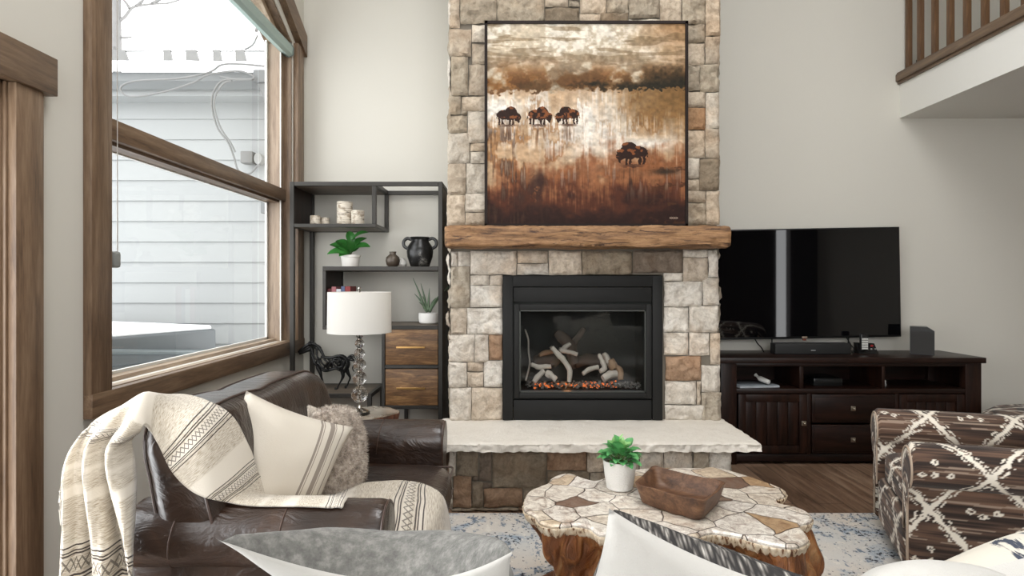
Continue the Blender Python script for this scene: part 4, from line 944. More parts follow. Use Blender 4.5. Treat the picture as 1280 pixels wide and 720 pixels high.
# fig plant
D = 4.42; X = (438-640)*D/F; zm = zm1+.0005
t = thing('potted_fig', 'round-leaved green plant in a white pot on the middle shelf', 'potted plant', (X, D, zm))
r = 12*D/F; h = .088
bm = NB(); lathe(bm, (X, D, zm), [(r*.80, 0), (r*.86, .008), (r*.96, h*.80), (r*1.04, h*.82), (r*1.05, h), (r*.93, h), (r*.90, h*.8), (0, h*.8)], 32); obj('pot', bm, M['ceramic'], t)
bm = NB(); lathe(bm, (X, D, zm), [(r*.89, h*.80), (r*.5, h*.86), (0, h*.86)], 16); obj('soil', bm, M['soil'], t)
bm = NB(); ctr = Vector((X, D, zm+h))
def fp_(x, y, dD=0): return px(x, y, D+dD)
L_ = [((437, 318), (409, 317), .075, -.06), ((437, 316), (412, 305), .07, .03), ((438, 314), (420, 300), .065, .06), ((440, 315), (433, 300), .06, -.05), ((442, 314), (452, 303), .07, .05), ((442, 312), (463, 308), .065, -.03), ((440, 310), (459, 297), .055, .06), ((440, 300), (461, 290), .05, -.02), ((440, 305), (436, 288), .05, .02), ((438, 318), (424, 320), .06, -.09)]
for k, (a, b_, w, dd) in enumerate(L_):
    o = NB(); leaf_mesh(o, fp_(*a, dd*.3), fp_(*b_, dd), w*1.35, .12, fold=.3, up=Vector((0, -.6, 1)), shape=lambda t: math.sin(math.pi*min(1, t*.93+.06))**.6); obj('leaf', o, M['leaf_fig'], t, smooth=80)
bm = NB()
for a, b_, w, dd in L_: tube(bm, [ctr+Vector((0, 0, -.012)), (ctr+fp_(*a, dd*.3))/2+Vector((0, 0, .008)), fp_(*a, dd*.3)], .0022, 6)
obj('stem', bm, plain('green_stem', lin((70, 100, 50)), .5), t)
# small vases and jug
M['brown_glaze'] = plain('dark_brown_glaze', lin((78, 68, 58)), .35, .2, var=.25, vs=18)
m, nt, b = nodes('worn_black_pottery'); n1 = tex(nt, 'NOISE', 16, 7, rough=.7); n2 = tex(nt, 'NOISE', 5, 2)
setc(nt, b, ramp(nt, math_(nt, 'MULTIPLY', n1, math_(nt, 'ADD', n2, .5)), [(.45, (.006, .006, .006)), (.60, (.02, .02, .02)), (.74, (.25, .24, .22))])); b.inputs['Roughness'].default_value = .3; bump(nt, b, n1, .25, .005); M['black_pot'] = m
D = 4.40; X = (491-640)*D/F; r = 9*D/F
bm = NB(); lathe(bm, (X, D, zm), [(r*.55, 0), (r*.85, .015), (r, .045), (r*.9, .072), (r*.48, .090), (r*.42, .098), (r*.50, .112), (r*.38, .112), (r*.3, .09), (0, .088)], 28)
tagp(obj('bud_vase', bm, M['brown_glaze']), 'small dark brown bud vase on the middle shelf left of the black jug', 'vase')
D = 4.50; X = (503.5-640)*D/F; r = 5.3*D/F
bm = NB(); lathe(bm, (X, D, zm), [(r*.6, 0), (r, .022), (r*.85, .045), (r*.4, .058), (r*.45, .068), (r*.3, .068), (0, .05)], 24)
tagp(obj('bud_vase', bm, M['ceramic']), 'tiny white bud vase between the brown vase and the black jug', 'vase')
D = 4.42; X = (525-640)*D/F; r = 16.5*D/F
t = thing('two_handled_jug', 'black worn pottery jug with two handles on the middle shelf', 'jug', (X, D, zm))
H_ = .220
bm = NB(); lathe(bm, (X, D, zm), [(r*.60, 0), (r*.72, .008), (r*.96, .075), (r*1.0, .115), (r*.90, .155), (r*.66, .188), (r*.62, .200), (r*.72, .216), (r*.74, H_), (r*.62, H_), (r*.55, .198), (r*.8, .15), (0, .14)], 40); obj('body', bm, M['black_pot'], t)
for s in (-1, 1):
    bm = NB(); tube(bm, cr([(X+s*r*.62, D, zm+.200), (X+s*r*.95, D, zm+.212), (X+s*r*1.22, D, zm+.190), (X+s*r*1.20, D, zm+.155), (X+s*r*.92, D, zm+.135)], 6), .0095, 10, flat=1.3); obj('handle', bm, M['black_pot'], t)
# aloe
D = 4.42; X = (536-640)*D/F; zl = zl1+.0005
t = thing('potted_aloe', 'spiky aloe in a white textured bowl on the lower shelf', 'potted plant', (X, D, zl))
r = 12.5*D/F
bm = NB(); lathe(bm, (X, D, zl), [(r*.75, 0), (r*.95, .012), (r*1.02, .045), (r*.99, .082), (r*.90, .082), (r*.88, .065), (0, .065)], 36); obj('pot', bm, M['pot_white'], t)
bm = NB(); lathe(bm, (X, D, zl), [(r*.87, .066), (r*.4, .072), (0, .072)], 16); obj('soil', bm, M['soil'], t)
al = [((532, 388), (516, 347), -.02), ((533, 388), (518, 367), .05), ((534, 388), (526, 354), .03), ((535, 388), (537, 360), -.04), ((536, 388), (545, 372), .03), ((537, 388), (552, 366), -.05), ((537, 388), (562, 357), .0), ((535, 388), (528, 370), -.06), ((534, 389), (524, 378), -.08), ((537, 389), (546, 378), -.08)]
for a, b_, dd in al:
    o = NB(); P0 = px(*a, D)+Vector((0, 0, -.004)); P1 = px(*b_, D+dd*.5)
    mid = (P0+P1)/2+Vector((0, 0, .012)); pp = cr([P0, mid, P1], 6); n_ = len(pp)
    tube(o, pp, [.015*(1-.93*(i/(n_-1))**1.3)+.0006 for i in range(n_)], 7, flat=.7); obj('leaf', o, M['leaf_aloe'], t)
# books
bk = [(408.5, 413, 361, lin((88, 30, 34))), (413.5, 419, 358.5, lin((150, 92, 96))), (419.5, 425, 361.5, lin((190, 190, 196))), (425.5, 430, 358, lin((70, 80, 110))), (430.5, 437, 358, lin((120, 40, 40)))]
bl_ = ['dark maroon book, outermost left in the row behind the lamp shade', 'dusty pink book second from the left behind the lamp shade', 'pale grey book in the middle of the row behind the lamp shade', 'slim blue-grey book in the row behind the lamp shade', 'red-brown book at the right end of the row behind the lamp shade']
for (x0, x1, y0, c), lb in zip(bk, bl_):
    D = 4.285; a = (x0+1-640)*D/F; e = (x1+1-640)*D/F; h = (407-y0)*ks
    t = thing('book', lb, 'book', ((a+e)/2, D, zl), 'books in the middle box of the display shelf')
    bm = NB(); box(bm, a, D, zl, a+.003, D+.16, zl+h); box(bm, e-.003, D, zl, e, D+.16, zl+h); box(bm, a, D-.002, zl, e, D+.002, zl+h, .001); obj('cover', bm, plain('book_cloth', c, .6), t, smooth=0)
    bm = NB(); box(bm, a+.003, D+.002, zl+.003, e-.003, D+.155, zl+h-.004); obj('pages', bm, M['linen'], t, smooth=0)
# openwork horse sculpture
hs = thing('horse_sculpture', 'black openwork metal horse sculpture standing on the low shelf', 'sculpture', (-1.37, 4.46, zh))
M['iron'] = plain('black_cast_iron', (.010, .010, .010), .35, .4, var=.3, vs=20)
HD = 4.46
def hp(x, y, dd=0): p_ = px(x/6.264+360, y/6.264+415, HD); p_.y += dd; return p_
zoff = zh-(EYE-((452/6.264+415)-HZ)*HD/F)
def strand(bm, pts, r0, r1=None, d0=0, d1=0):
    n_ = len(pts); P = cr([hp(x, y, d0+(d1-d0)*i/(n_-1))+Vector((0, 0, zoff)) for i, (x, y) in enumerate(pts)], 5)
    r1 = r0 if r1 is None else r1; n2 = len(P)-1
    tube(bm, P, [(r0+(r1-r0)*i/n2)*1.25*HD/F/6.264 for i in range(n2+1)], 8)
bm = NB()
strand(bm, [(84, 168), (100, 152), (130, 128), (160, 108), (182, 100)], 8, 14); strand(bm, [(90, 178), (125, 164), (152, 152), (178, 140)], 7, 12); strand(bm, [(95, 170), (130, 145), (170, 122)], 8, 10)
strand(bm, [(165, 105), (168, 88), (176, 78)], 7, 2, -.012, -.014); strand(bm, [(180, 102), (186, 86), (194, 80)], 7, 2, .012, .014)
obj('head', bm, M['iron'], hs)
bm = NB()
strand(bm, [(182, 98), (215, 108), (240, 130), (262, 165), (285, 205)], 9, 8); strand(bm, [(178, 145), (188, 195), (205, 240), (230, 275)], 9, 8); strand(bm, [(190, 110), (215, 150), (222, 200), (240, 250)], 6, 6, .02, .025); strand(bm, [(190, 125), (200, 170), (225, 215), (270, 240)], 6, 6, -.02, -.028); strand(bm, [(240, 130), (225, 175), (250, 215)], 5, 5, .0, -.02)
for a in (((195, 92), (215, 98), (228, 112)), ((215, 105), (245, 118), (262, 135)), ((235, 125), (262, 145), (275, 168)), ((250, 150), (272, 170), (284, 190))): strand(bm, list(a), 7, 2)
obj('neck_and_mane', bm, M['iron'], hs).name = 'neck'
bm = NB()
for s in (-1, 1):
    w = .032*s
    strand(bm, [(262, 200), (300, 208), (345, 208), (385, 196), (430, 198), (462, 225)], 8, 8, w*.3, w*.5)
    strand(bm, [(228, 268), (262, 300), (310, 308), (350, 298), (385, 290), (425, 312)], 8, 8, w*.5, w*.7)
    strand(bm, [(240, 220), (255, 255), (290, 290), (320, 300)], 6, 6, w, w); strand(bm, [(285, 210), (318, 240), (300, 270), (290, 292)], 6, 6, w, w)
    strand(bm, [(250, 215), (230, 245), (245, 275)], 6, 6, w, w*.8); strand(bm, [(322, 285), (345, 245), (378, 228), (400, 250), (392, 285)], 7, 6, w*1.1, w)
    strand(bm, [(360, 225), (385, 212), (410, 225), (400, 250)], 7, 6, w, w); strand(bm, [(400, 200), (432, 235), (428, 275), (410, 300)], 7, 7, w, w*.9)
    strand(bm, [(462, 225), (470, 262), (455, 300), (440, 325)], 9, 9, w*.8, w*.8); strand(bm, [(330, 215), (350, 235), (370, 260), (400, 280), (440, 270)], 6, 6, w*1.1, w)
strand(bm, [(462, 225), (440, 260), (430, 310)], 8, 8, -.03, -.03); strand(bm, [(345, 205), (350, 250), (340, 300)], 5, 5, 0, 0)
obj('body', bm, M['iron'], hs)
for pts, w in (([(235, 268), (262, 320), (274, 370), (283, 415), (286, 447), (276, 452)], -.030), ([(225, 262), (240, 310), (248, 350), (262, 395), (268, 440), (258, 448)], .030), ([(430, 300), (440, 345), (425, 385), (405, 420), (395, 445), (378, 452)], -.030), ([(450, 300), (462, 335), (478, 372), (465, 405), (455, 432), (440, 440)], .030)):
    bm = NB(); n_ = len(pts); P = cr([hp(x, y, w)+Vector((0, 0, zoff+.0)) for x, y in pts], 5); P = [Vector((q.x, q.y, max(q.z, zh+.005))) for q in P]; P[-1].z = zh+.005
    rr = np.interp(np.linspace(0, 5, len(P)), [0, 1, 2, 3, 4, 5], [17, 14, 7, 6, 6, 9])*HD/F/6.264; tube(bm, P, [float(q) for q in rr], 9)
    c = P[-1]; lathe(bm, (c.x+.003, c.y, zh), [(.009, 0), (.0085, .006), (.005, .016), (0, .016)], 10); obj('leg', bm, M['iron'], hs)
bm = NB(); strand(bm, [(460, 222), (480, 198), (505, 188), (530, 200), (545, 222)], 7, 3); strand(bm, [(465, 225), (490, 212), (512, 222), (520, 255), (505, 290), (518, 318)], 7, 3); strand(bm, [(468, 225), (500, 230), (528, 240), (545, 275), (535, 300)], 6, 2); strand(bm, [(480, 205), (510, 205), (535, 235)], 5, 2, .01, .02)
obj('tail', bm, M['iron'], hs)

# ---- side table, lamp
sd = thing('side_table', 'live-edge wood slab side table with dark bark between sofa and shelf', 'side table', (-.88, 3.55, 0))
zt_ = .525
m, nt, b = nodes('grey_polished_slab'); n1 = tex(nt, 'NOISE', 4, 7, dist=2.0)
setc(nt, b, ramp(nt, n1, [(.3, lin((110, 96, 80))), (.5, lin((160, 148, 132))), (.7, lin((190, 180, 165)))])); b.inputs['Roughness'].default_value = .12; b.inputs['Coat Weight'].default_value = .5
M['slab_top'] = m
M['redbark'] = wood('red_brown_bark', lin((36, 18, 12)), lin((92, 50, 30)), lin((140, 92, 60)), (9, 9, 1), 4, .5, .6)
cxs, cys = (455-640)*3.55/F, 3.55
def slab_r(a): return .205*(1+.10*math.sin(2*a+.6)+.05*math.sin(5*a+1)+.03*math.sin(9*a))
ring = lambda z, s, o: [Vector((cxs+(slab_r(2*math.pi*k/72)*s)*math.cos(2*math.pi*k/72)*.88, cys+(slab_r(2*math.pi*k/72)*s)*math.sin(2*math.pi*k/72)*.9, z)) for k in range(72)]
bm = NB(); R0 = [bm.verts.new(v) for v in ring(zt_-.006, 1, 0)]; R1 = [bm.verts.new(v) for v in ring(zt_, .985, 0)]
for k in range(72): bm.faces.new((R0[k], R0[(k+1) % 72], R1[(k+1) % 72], R1[k]))
bm.faces.new(R1); bm.faces.new(R0[::-1]); obj('tabletop', bm, M['slab_top'], sd)
bm = NB(); prev = None
for i in range(9):
    z = (zt_-.0065)*(1-i/8); s = .985-.22*math.sin(math.pi*i/8)*.6-.12*i/8
    rg = ring(z, s, 0); rg = [v+Vector((v.x-cxs, v.y-cys, 0))*.10*noise.noise(Vector((v.x*18, v.y*18, z*3))) for v in rg]
    rv = [bm.verts.new(v) for v in rg]
    if prev:
        for k in range(72): bm.faces.new((prev[k], prev[(k+1) % 72], rv[(k+1) % 72], rv[k]))
    else: bm.faces.new(rv)
    prev = rv
bm.faces.new(prev[::-1]); obj('stump_base', bm, M['redbark'], sd)
LX, LY = (449.5-640)*3.5/F, 3.50
lm = thing('table_lamp', 'table lamp with white drum shade on a stack of crystal balls', 'lamp', (LX, LY, zt_))
def lz(y): return EYE-(y-HZ)*LY/F
kl = LY/F
m, nt, b = nodes('crystal'); b.inputs['Base Color'].default_value = (.93, .90, .86, 1); b.inputs['Roughness'].default_value = .02; b.inputs['Transmission Weight'].default_value = 1; b.inputs['IOR'].default_value = 1.5; M['crystal'] = m
ctp = nt.nodes.new('ShaderNodeBsdfTransparent'); cms = nt.nodes.new('ShaderNodeMixShader'); cms.inputs[0].default_value = .35
nt.links.new(b.outputs[0], cms.inputs[1]); nt.links.new(ctp.outputs[0], cms.inputs[2]); nt.links.new(cms.outputs[0], nt.nodes['Material Output'].inputs[0])
M['chrome'] = plain('chrome', lin((205, 200, 192)), .12, 1.0, var=.03)
bm = NB(); lathe(bm, (LX, LY, zt_), [(12.5*kl, 0), (12.8*kl, .012), (12*kl, .018), (0, .018)], 40); obj('base_disc', bm, M['crystal'], lm)
bm = NB(); lathe(bm, (LX, LY, zt_+.019), [(11*kl, 0), (9*kl, .008), (3*kl, .02), (2.2*kl, .035), (0, .035)], 32); obj('base_cap', bm, M['chrome'], lm)
for yc, rr in ((493, 10.6), (472.6, 9.0), (456, 8.1), (441.8, 6.8), (429.4, 5.9), (419, 4.4)):
    bm = NB(); bmesh.ops.create_uvsphere(bm, u_segments=24, v_segments=16, radius=rr*kl*.98, matrix=Matrix.Translation((LX, LY, lz(yc)))); obj('crystal_ball', bm, M['crystal'], lm, smooth=12)
bm = NB(); tube(bm, [(LX, LY, zt_+.05), (LX, LY, lz(365))], .0035, 8)
for yy in (481.8, 463.8, 448.5, 435.5, 423.8): lathe(bm, (LX, LY, lz(yy)-.003), [(.004, 0), (.013, .001), (.013, .005), (.004, .006)], 16)
obj('rod', bm, M['chrome'], lm)
m, nt, b = nodes('white_linen_shade'); b.inputs['Base Color'].default_value = (.84, .82, .78, 1); b.inputs['Roughness'].default_value = .8; b.inputs['Transmission Weight'].default_value = 0
n1 = tex(nt, 'NOISE', 300, 2, stretch=(1, 1, .1)); bump(nt, b, n1, .15, .001)
tl = nt.nodes.new('ShaderNodeBsdfTranslucent'); tl.inputs[0].default_value = (.85, .82, .76, 1); ms = nt.nodes.new('ShaderNodeMixShader'); ms.inputs[0].default_value = .35
nt.links.new(b.outputs[0], ms.inputs[1]); nt.links.new(tl.outputs[0], ms.inputs[2]); nt.links.new(ms.outputs[0], nt.nodes['Material Output'].inputs[0]); M['shade'] = m
r = 39.2*kl; z0_, z1_ = lz(418)+.012, lz(365)
bm = NB(); lathe(bm, (LX, LY, 0), [(r, z0_), (r*.985, z1_), (r*.977, z1_), (r*.992, z0_), (r, z0_)], 64)
obj('lamp_shade', bm, M['shade'], lm)
bm = NB()
for a in range(3): t_ = a*2.094; tube(bm, [(LX, LY, z1_-.012), (LX+r*.98*math.cos(t_), LY+r*.98*math.sin(t_), z1_-.012)], .0018, 6)
obj('shade_spider', bm, M['chrome'], lm)
bm = NB(); lathe(bm, (LX, LY, z1_-.012), [(.004, 0), (.004, .012), (.009, .016), (.005, .02), (.011, .03), (.008, .04), (0, .043)], 16); obj('finial', bm, M['chrome'], lm)
# ================================================================== SOFT SHAPES
def puff(bm, lo, hi, p=5, n=14, fn=None, mi=0, ny=None):
    """softly rounded block between corners lo and hi; fn bends each point"""
    c = [(a+b)/2 for a, b in zip(lo, hi)]; s = [(b-a)/2 for a, b in zip(lo, hi)]
    ns = (n, ny or n, n); vd = {}
    def V(key):
        if key not in vd:
            a = [2*key[i]/ns[i]-1 for i in range(3)]
            r = sum(abs(x)**p for x in a)**(1/p)
            q = Vector([c[i]+s[i]*a[i]/r for i in range(3)])
            vd[key] = bm.verts.new(fn(q, a) if fn else q)
        return vd[key]
    for ax in range(3):
        o1, o2 = [i for i in range(3) if i != ax]
        for side in (0, ns[ax]):
            for i in range(ns[o1]):
                for j in range(ns[o2]):
                    ks = []
                    for di, dj in ((0, 0), (1, 0), (1, 1), (0, 1)):
                        k = [0, 0, 0]; k[ax] = side; k[o1] = i+di; k[o2] = j+dj; ks.append(V(tuple(k)))
                    bm.faces.new(ks).material_index = mi
def pillow(name, label, cat, corner, right, up, w, h, t, mf, mb, group=None, k=.09, at='tl', res=26, wr=.006, seed=0, sag=0, soft=.42, tb=1.0, rc=0):
    """knife-edged cushion; corner is its top-left seam corner (or centre), front side faces right x up reversed"""
    R = Vector(right).normalized(); Up = Vector(up).normalized(); Up = (Up-R*Up.dot(R)).normalized(); N = Up.cross(R)   # N: front
    c = Vector(corner)
    if at == 'tl': c = c+R*w/2-Up*h/2
    if at == 'tr': c = c-R*w/2-Up*h/2
    bm = NB(); uvl = bm.loops.layers.uv.verify(); vs = {}
    def P(i, j, s):
        u = 2*i/res-1; v = 2*j/res-1
        x = u*w/2*(1-k*(1-v*v)*u*u); z = v*h/2*(1-k*(1-u*u)*v*v)
        y = t/2*(max(0, (1-u*u))*max(0, (1-v*v)))**soft*(s if s > 0 else s*tb)
        q = Vector((x, y, z))*1.0+Vector((seed*3.3, s*5, seed))
        y += wr*noise.noise(q*9)*(1-max(abs(u), abs(v))**6)*s*1.5+wr*.7*noise.noise(Vector((q.x*30, q.y*3, q.z*8)))*s*(abs(u)**2)*(abs(u) < .99)
        z -= sag*(1-u*u)*(v+1)/2
        x *= 1-rc*u*u*v*v; z *= 1-rc*u*u*v*v
        return c+R*x+Up*z+N*y
    def V(i, j, s):
        key = (i, j, 0 if i in (0, res) or j in (0, res) else s)
        if key not in vs: vs[key] = bm.verts.new(P(i, j, s if key[2] else .0001))
        return vs[key]
    for s in (1, -1):
        for i in range(res):
            for j in range(res):
                idx = ((i, j), (i+1, j), (i+1, j+1), (i, j+1))
                f = bm.faces.new([V(a, b, s) for a, b in idx]); f.material_index = 0 if s > 0 else 1
                for lp, (a, b) in zip(f.loops, idx): lp[uvl].uv = (a/res, b/res)
    o = obj(name, bm, [mf, mb], smooth=180); tagp(o, label, cat, group)
    o['_c'] = 0; del o['_c']
    return o, (c, R, Up, N)

# ---- rug
m, nt, b = nodes('distressed_rug')
n1 = tex(nt, 'NOISE', 3.2, 6, dist=1.5, rough=.65); n2 = tex(nt, 'NOISE', 26, 5, rough=.7, stretch=(1, .55, 1)); n3 = tex(nt, 'NOISE', 1.6, 3); n4 = tex(nt, 'NOISE', 55, 3, rough=.6)
c = mix(nt, ramp(nt, n3, [(.4, (0, 0, 0)), (.6, (1, 1, 1))]), lin((214, 204, 192)), lin((206, 204, 200)))
c = mix(nt, ramp(nt, n1, [(.50, (0, 0, 0)), (.64, (1, 1, 1))]), c, lin((156, 170, 184)))
c = mix(nt, ramp(nt, n2, [(.57, (0, 0, 0)), (.62, (1, 1, 1))]), c, lin((116, 128, 142)))
c = mix(nt, ramp(nt, math_(nt, 'ADD', math_(nt, 'MULTIPLY', n4, .6), math_(nt, 'MULTIPLY', n1, .4)), [(.565, (0, 0, 0)), (.59, (1, 1, 1))]), c, lin((42, 46, 56)))
c = mix(nt, ramp(nt, n2, [(.36, (1, 1, 1)), (.40, (0, 0, 0))]), c, lin((222, 216, 206)))
setc(nt, b, c); b.inputs['Roughness'].default_value = .95; bump(nt, b, n4, .4, .004)
bm = NB(); box(bm, -.92, .2, .001, 2.75, 3.33, .013, .004); tagp(obj('area_rug', bm, m), 'distressed cream and blue-grey area rug under the coffee table', 'rug')

# ================================================================== LEATHER SOFA
m, nt, b = nodes('dark_brown_leather')
n1 = tex(nt, 'NOISE', 6, 4, dist=.8); n2 = tex(nt, 'VORONOI', 230, feature='DISTANCE_TO_EDGE'); n3 = tex(nt, 'NOISE', 9, 5, stretch=(.7, 2.6, .9), dist=2.2)
setc(nt, b, ramp(nt, n1, [(.3, lin((28, 17, 11))), (.6, lin((48, 32, 23))), (.8, lin((70, 50, 38)))]))
b.inputs['Roughness'].default_value = .30; b.inputs['Specular IOR Level'].default_value = .5; b.inputs['Coat Weight'].default_value = .35; b.inputs['Coat Roughness'].default_value = .2
bp = bump(nt, b, n2, .12, .0008); bp = bump(nt, b, n3, .5, .018, prev=bp); M['leather'] = m
M['piping'] = plain('leather_piping', lin((66, 48, 40)), .4, coat=.3)
M['stitch'] = plain('leather_stitching', lin((70, 50, 40)), .6)
sf = thing('leather_sofa', 'dark brown rolled-arm leather loveseat under the window with a throw over its corner', 'sofa', (-.8, 2.3, 0.013))
ZR, RR = .548, .097
def arm(yc, s, xb, xf, nm='arm'):
    """roll arm along X; s=+1 the outer side faces +Y, -1 faces -Y"""
    prof = [(-.085, .075), (-.085, .30), (-.088, .47)]
    a0, a1 = math.radians(205), math.radians(-62)
    for k in range(25):
        a = a0+(a1-a0)*k/24; prof.append((RR*math.cos(a)*1.02, ZR+RR*math.sin(a)))
    prof += [(.045, .40), (.045, .20), (.045, .075)]
    bm = NB(); rings = []
    xs = [xb, xb+.004, xb+.015, xb+.03]+list(np.linspace(xb+.06, xf-.05, 26))+[xf-.025, xf-.01, xf-.003, xf]
    for x in xs:
        e = min(x-xb, xf-x); sc = 1 if e > .02 else 1-.05*(1-e/.02)**2
        cy_, cz_ = 0, .36
        ring = []
        for (y, z) in prof:
            q = Vector((x*3, y*6, z*6)); d = .004*noise.noise(q*1.5)
            yy = (y-cy_)*sc; zz = cz_+(z-cz_)*sc
            ring.append(bm.verts.new((x, yc+s*yy+d, zz+d)))
        rings.append(ring)
    n_ = len(prof)
    for A, B in zip(rings[:-1], rings[1:]):
        for k in range(n_-1): bm.faces.new((A[k], A[k+1], B[k+1], B[k]))
        bm.faces.new((A[-1], A[0], B[0], B[-1]))
    bm.faces.new(rings[0]); bm.faces.new(rings[-1][::-1])
    a = obj(nm, bm, M['leather'], sf, smooth=50)
    # front piping
    bm = NB(); pp = [Vector((xf-.004, yc+s*y*.97, .36+(z-.36)*.97)) for y, z in prof[1:-1]]
    tube(bm, pp, .0042, 6); obj('piping', bm, M['piping'], a)
    for x in (xf-.62, xf-.31):
        bm = NB(); tube(bm, [Vector((x+.02*math.sin(i*.14), yc+s*y*1.006, ZR+(z-ZR)*1.006)) for i, (y, z) in enumerate(prof[3:-3])], .0026, 6)
        obj('stitched_seam', bm, M['stitch'], a)
arm(1.80, -1, -1.13, -.372); arm(2.84, 1, -1.13, -.318)
# seat base
bm = NB(); puff(bm, (-1.10, 1.845, .10), (-.36, 2.80, .345), 14, 10); obj('seat_frame', bm, M['leather'], sf, smooth=180)
def seat_fn(q, a):
    cr_ = (1-a[0]**2*.6)*(1-a[1]**2*.8)
    if a[2] > 0: q.z += .028*cr_*a[2]
    q.z += .005*noise.noise(q*7); q.x += .012*noise.noise(q*3)
    return q
bm = NB(); puff(bm, (-.95, 1.85, .335), (-.262, 2.752, .478), 6, 22, seat_fn); sc_ = obj('seat_cushion', bm, M['leather'], sf, smooth=180)
bm = NB()
for zc_ in (.455, .36):
    pts = []
    for k in range(81):
        t_ = k/80; 
        L1 = [(-.93, 1.862), (-.285, 1.862), (-.268, 1.88), (-.268, 2.725), (-.285, 2.742), (-.93, 2.742)]
        seglen = [math.dist(L1[i], L1[i+1]) for i in range(5)]; d = t_*sum(seglen); i = 0
        while i < 4 and d > seglen[i]: d -= seglen[i]; i += 1
        f_ = d/seglen[i]; x = L1[i][0]+(L1[i+1][0]-L1[i][0])*f_; y = L1[i][1]+(L1[i+1][1]-L1[i][1])*f_
        pts.append(Vector((x, y, zc_+.006*noise.noise(Vector((x*5, y*5, 0))))))
    tube(bm, pts, .0045, 6)
obj('piping', bm, M['piping'], sc_)
# back
def back_fn(q, a):
    q.x -= (q.z-.55)*.22
    q.z += .03*(1-a[1]**2)*max(0, a[2])*.5+.05*max(0, -a[1]-.2)*max(0, a[2])
    q.x += .012*noise.noise(Vector((q.x*3, q.y*5, q.z*5)))+.006*noise.noise(Vector((q.x*8, q.y*16, q.z*8)))
    q.z += .008*noise.noise(Vector((q.y*6, q.z*6, 2)))
    return q
bm = NB(); puff(bm, (-1.06, 1.82, .10), (-.92, 2.87, .78), 8, 12, lambda q, a: Vector((q.x-(q.z-.3)*.12, q.y, q.z))); obj('back_frame', bm, M['leather'], sf, smooth=180)
BLO, BHI = (-1.06, 1.72, .475), (-.80, 2.90, .895)
bm = NB(); puff(bm, BLO, BHI, 4.5, 26, back_fn); bc = obj('back_cushion', bm, M['leather'], sf, smooth=180)
bm = NB()
c_ = [(a+b_)/2 for a, b_ in zip(BLO, BHI)]; s_ = [(b_-a)/2 for a, b_ in zip(BLO, BHI)]
for xa_ in (.55, -.75):
    pts = []
    for k in range(97):
        t_ = k/96*2*math.pi; y_, z_ = math.cos(t_), math.sin(t_); mxx = max(abs(y_), abs(z_)); a = [xa_, y_/mxx, z_/mxx]
        r_ = sum(abs(x)**4.5 for x in a)**(1/4.5); q = Vector([c_[i]+s_[i]*a[i]/r_*1.012 for i in range(3)]); pts.append(back_fn(q, a))
    tube(bm, pts, .0045, 6)
obj('piping', bm, M['piping'], bc)
for x, y in ((-1.05, 1.80), (-.40, 1.80), (-1.05, 2.84), (-.40, 2.84)):
    bm = NB(); lathe(bm, (x, y, .013), [(.022, 0), (.032, .062), (0, .062)], 14); obj('foot', bm, M['stand_wood'], sf)

# ---- throw blanket
m, nt, b = nodes('woven_throw')
tc = nt.nodes.new('ShaderNodeTexCoord'); sp_ = nt.nodes.new('ShaderNodeSeparateXYZ'); nt.links.new(tc.outputs['UV'], sp_.inputs[0])
Uo, Vo = sp_.outputs[0], sp_.outputs[1]
d = None
for c_b in (.85, 4.45, 7.75, 9.6, 12.35, 14.3):
    e_ = math_(nt, 'ABSOLUTE', math_(nt, 'SUBTRACT', Vo, c_b)); d = e_ if d is None else math_(nt, 'MINIMUM', d, e_)
ln = None
for off, wd in ((.15, .014), (.20, .012), (.29, .014)):
    q = math_(nt, 'LESS_THAN', math_(nt, 'ABSOLUTE', math_(nt, 'SUBTRACT', d, off)), wd); ln = q if ln is None else math_(nt, 'MAXIMUM', ln, q)
tri = math_(nt, 'PINGPONG', math_(nt, 'MULTIPLY', Uo, 34.0), 1.0)
zz = math_(nt, 'LESS_THAN', math_(nt, 'ABSOLUTE', math_(nt, 'SUBTRACT', d, math_(nt, 'MULTIPLY', tri, .085))), .020)
pat = math_(nt, 'MAXIMUM', ln, math_(nt, 'MULTIPLY', zz, .75))
slub = tex(nt, 'NOISE', 1, 3, co='UV', stretch=(14, 60, 1)); big_ = tex(nt, 'NOISE', 2.2, 2, co='UV', stretch=(.03, .42, 1))
tan = mix(nt, ramp(nt, slub, [(.40, (0, 0, 0)), (.66, (1, 1, 1))]), lin((208, 200, 186)), lin((150, 136, 116)))
basec = mix(nt, ramp(nt, big_, [(.46, (0, 0, 0)), (.50, (1, 1, 1))]), lin((212, 204, 191)), tan)
setc(nt, b, mix(nt, pat, basec, lin((58, 48, 42)))); b.inputs['Roughness'].default_value = .9; b.inputs['Sheen Weight'].default_value = .25
bump(nt, b, tex(nt, 'NOISE', 260, 3), .4, .002); M['throw'] = m
rows = [((76, 775, 1.58), (176, 775, 1.62)), ((82, 690, 1.59), (172, 695, 1.62)), ((84, 630, 1.60), (166, 630, 1.62)), ((84, 585, 1.62), (160, 585, 1.62)), ((96, 552, 1.65), (158, 558, 1.62)), ((125, 522, 1.72), (170, 543, 1.64)),
        ((180, 500, 1.86), (182, 531, 1.68)), ((238, 495, 2.00), (196, 552, 1.71)), ((288, 518, 2.06), (216, 590, 1.745)), ((312, 560, 2.04), (246, 618, 1.78)), ((328, 598, 2.00), (288, 629, 1.80)),
        ((372, 607, 2.02), (345, 633, 1.80)), ((415, 612, 2.10), (405, 634, 1.83)), ((452, 606, 2.40), (436, 640, 2.04)), ((505, 597, 2.55), (485, 668, 2.06)), ((548, 612, 2.48), (552, 690, 2.06)), ((562, 655, 2.42), (566, 745, 2.06))]
Lc = cr([px(*a) for a, c in rows], 8); Rc = cr([px(*c) for a, c in rows], 8)
NR = len(Lc); NC = 30; PG = []; UVG = []
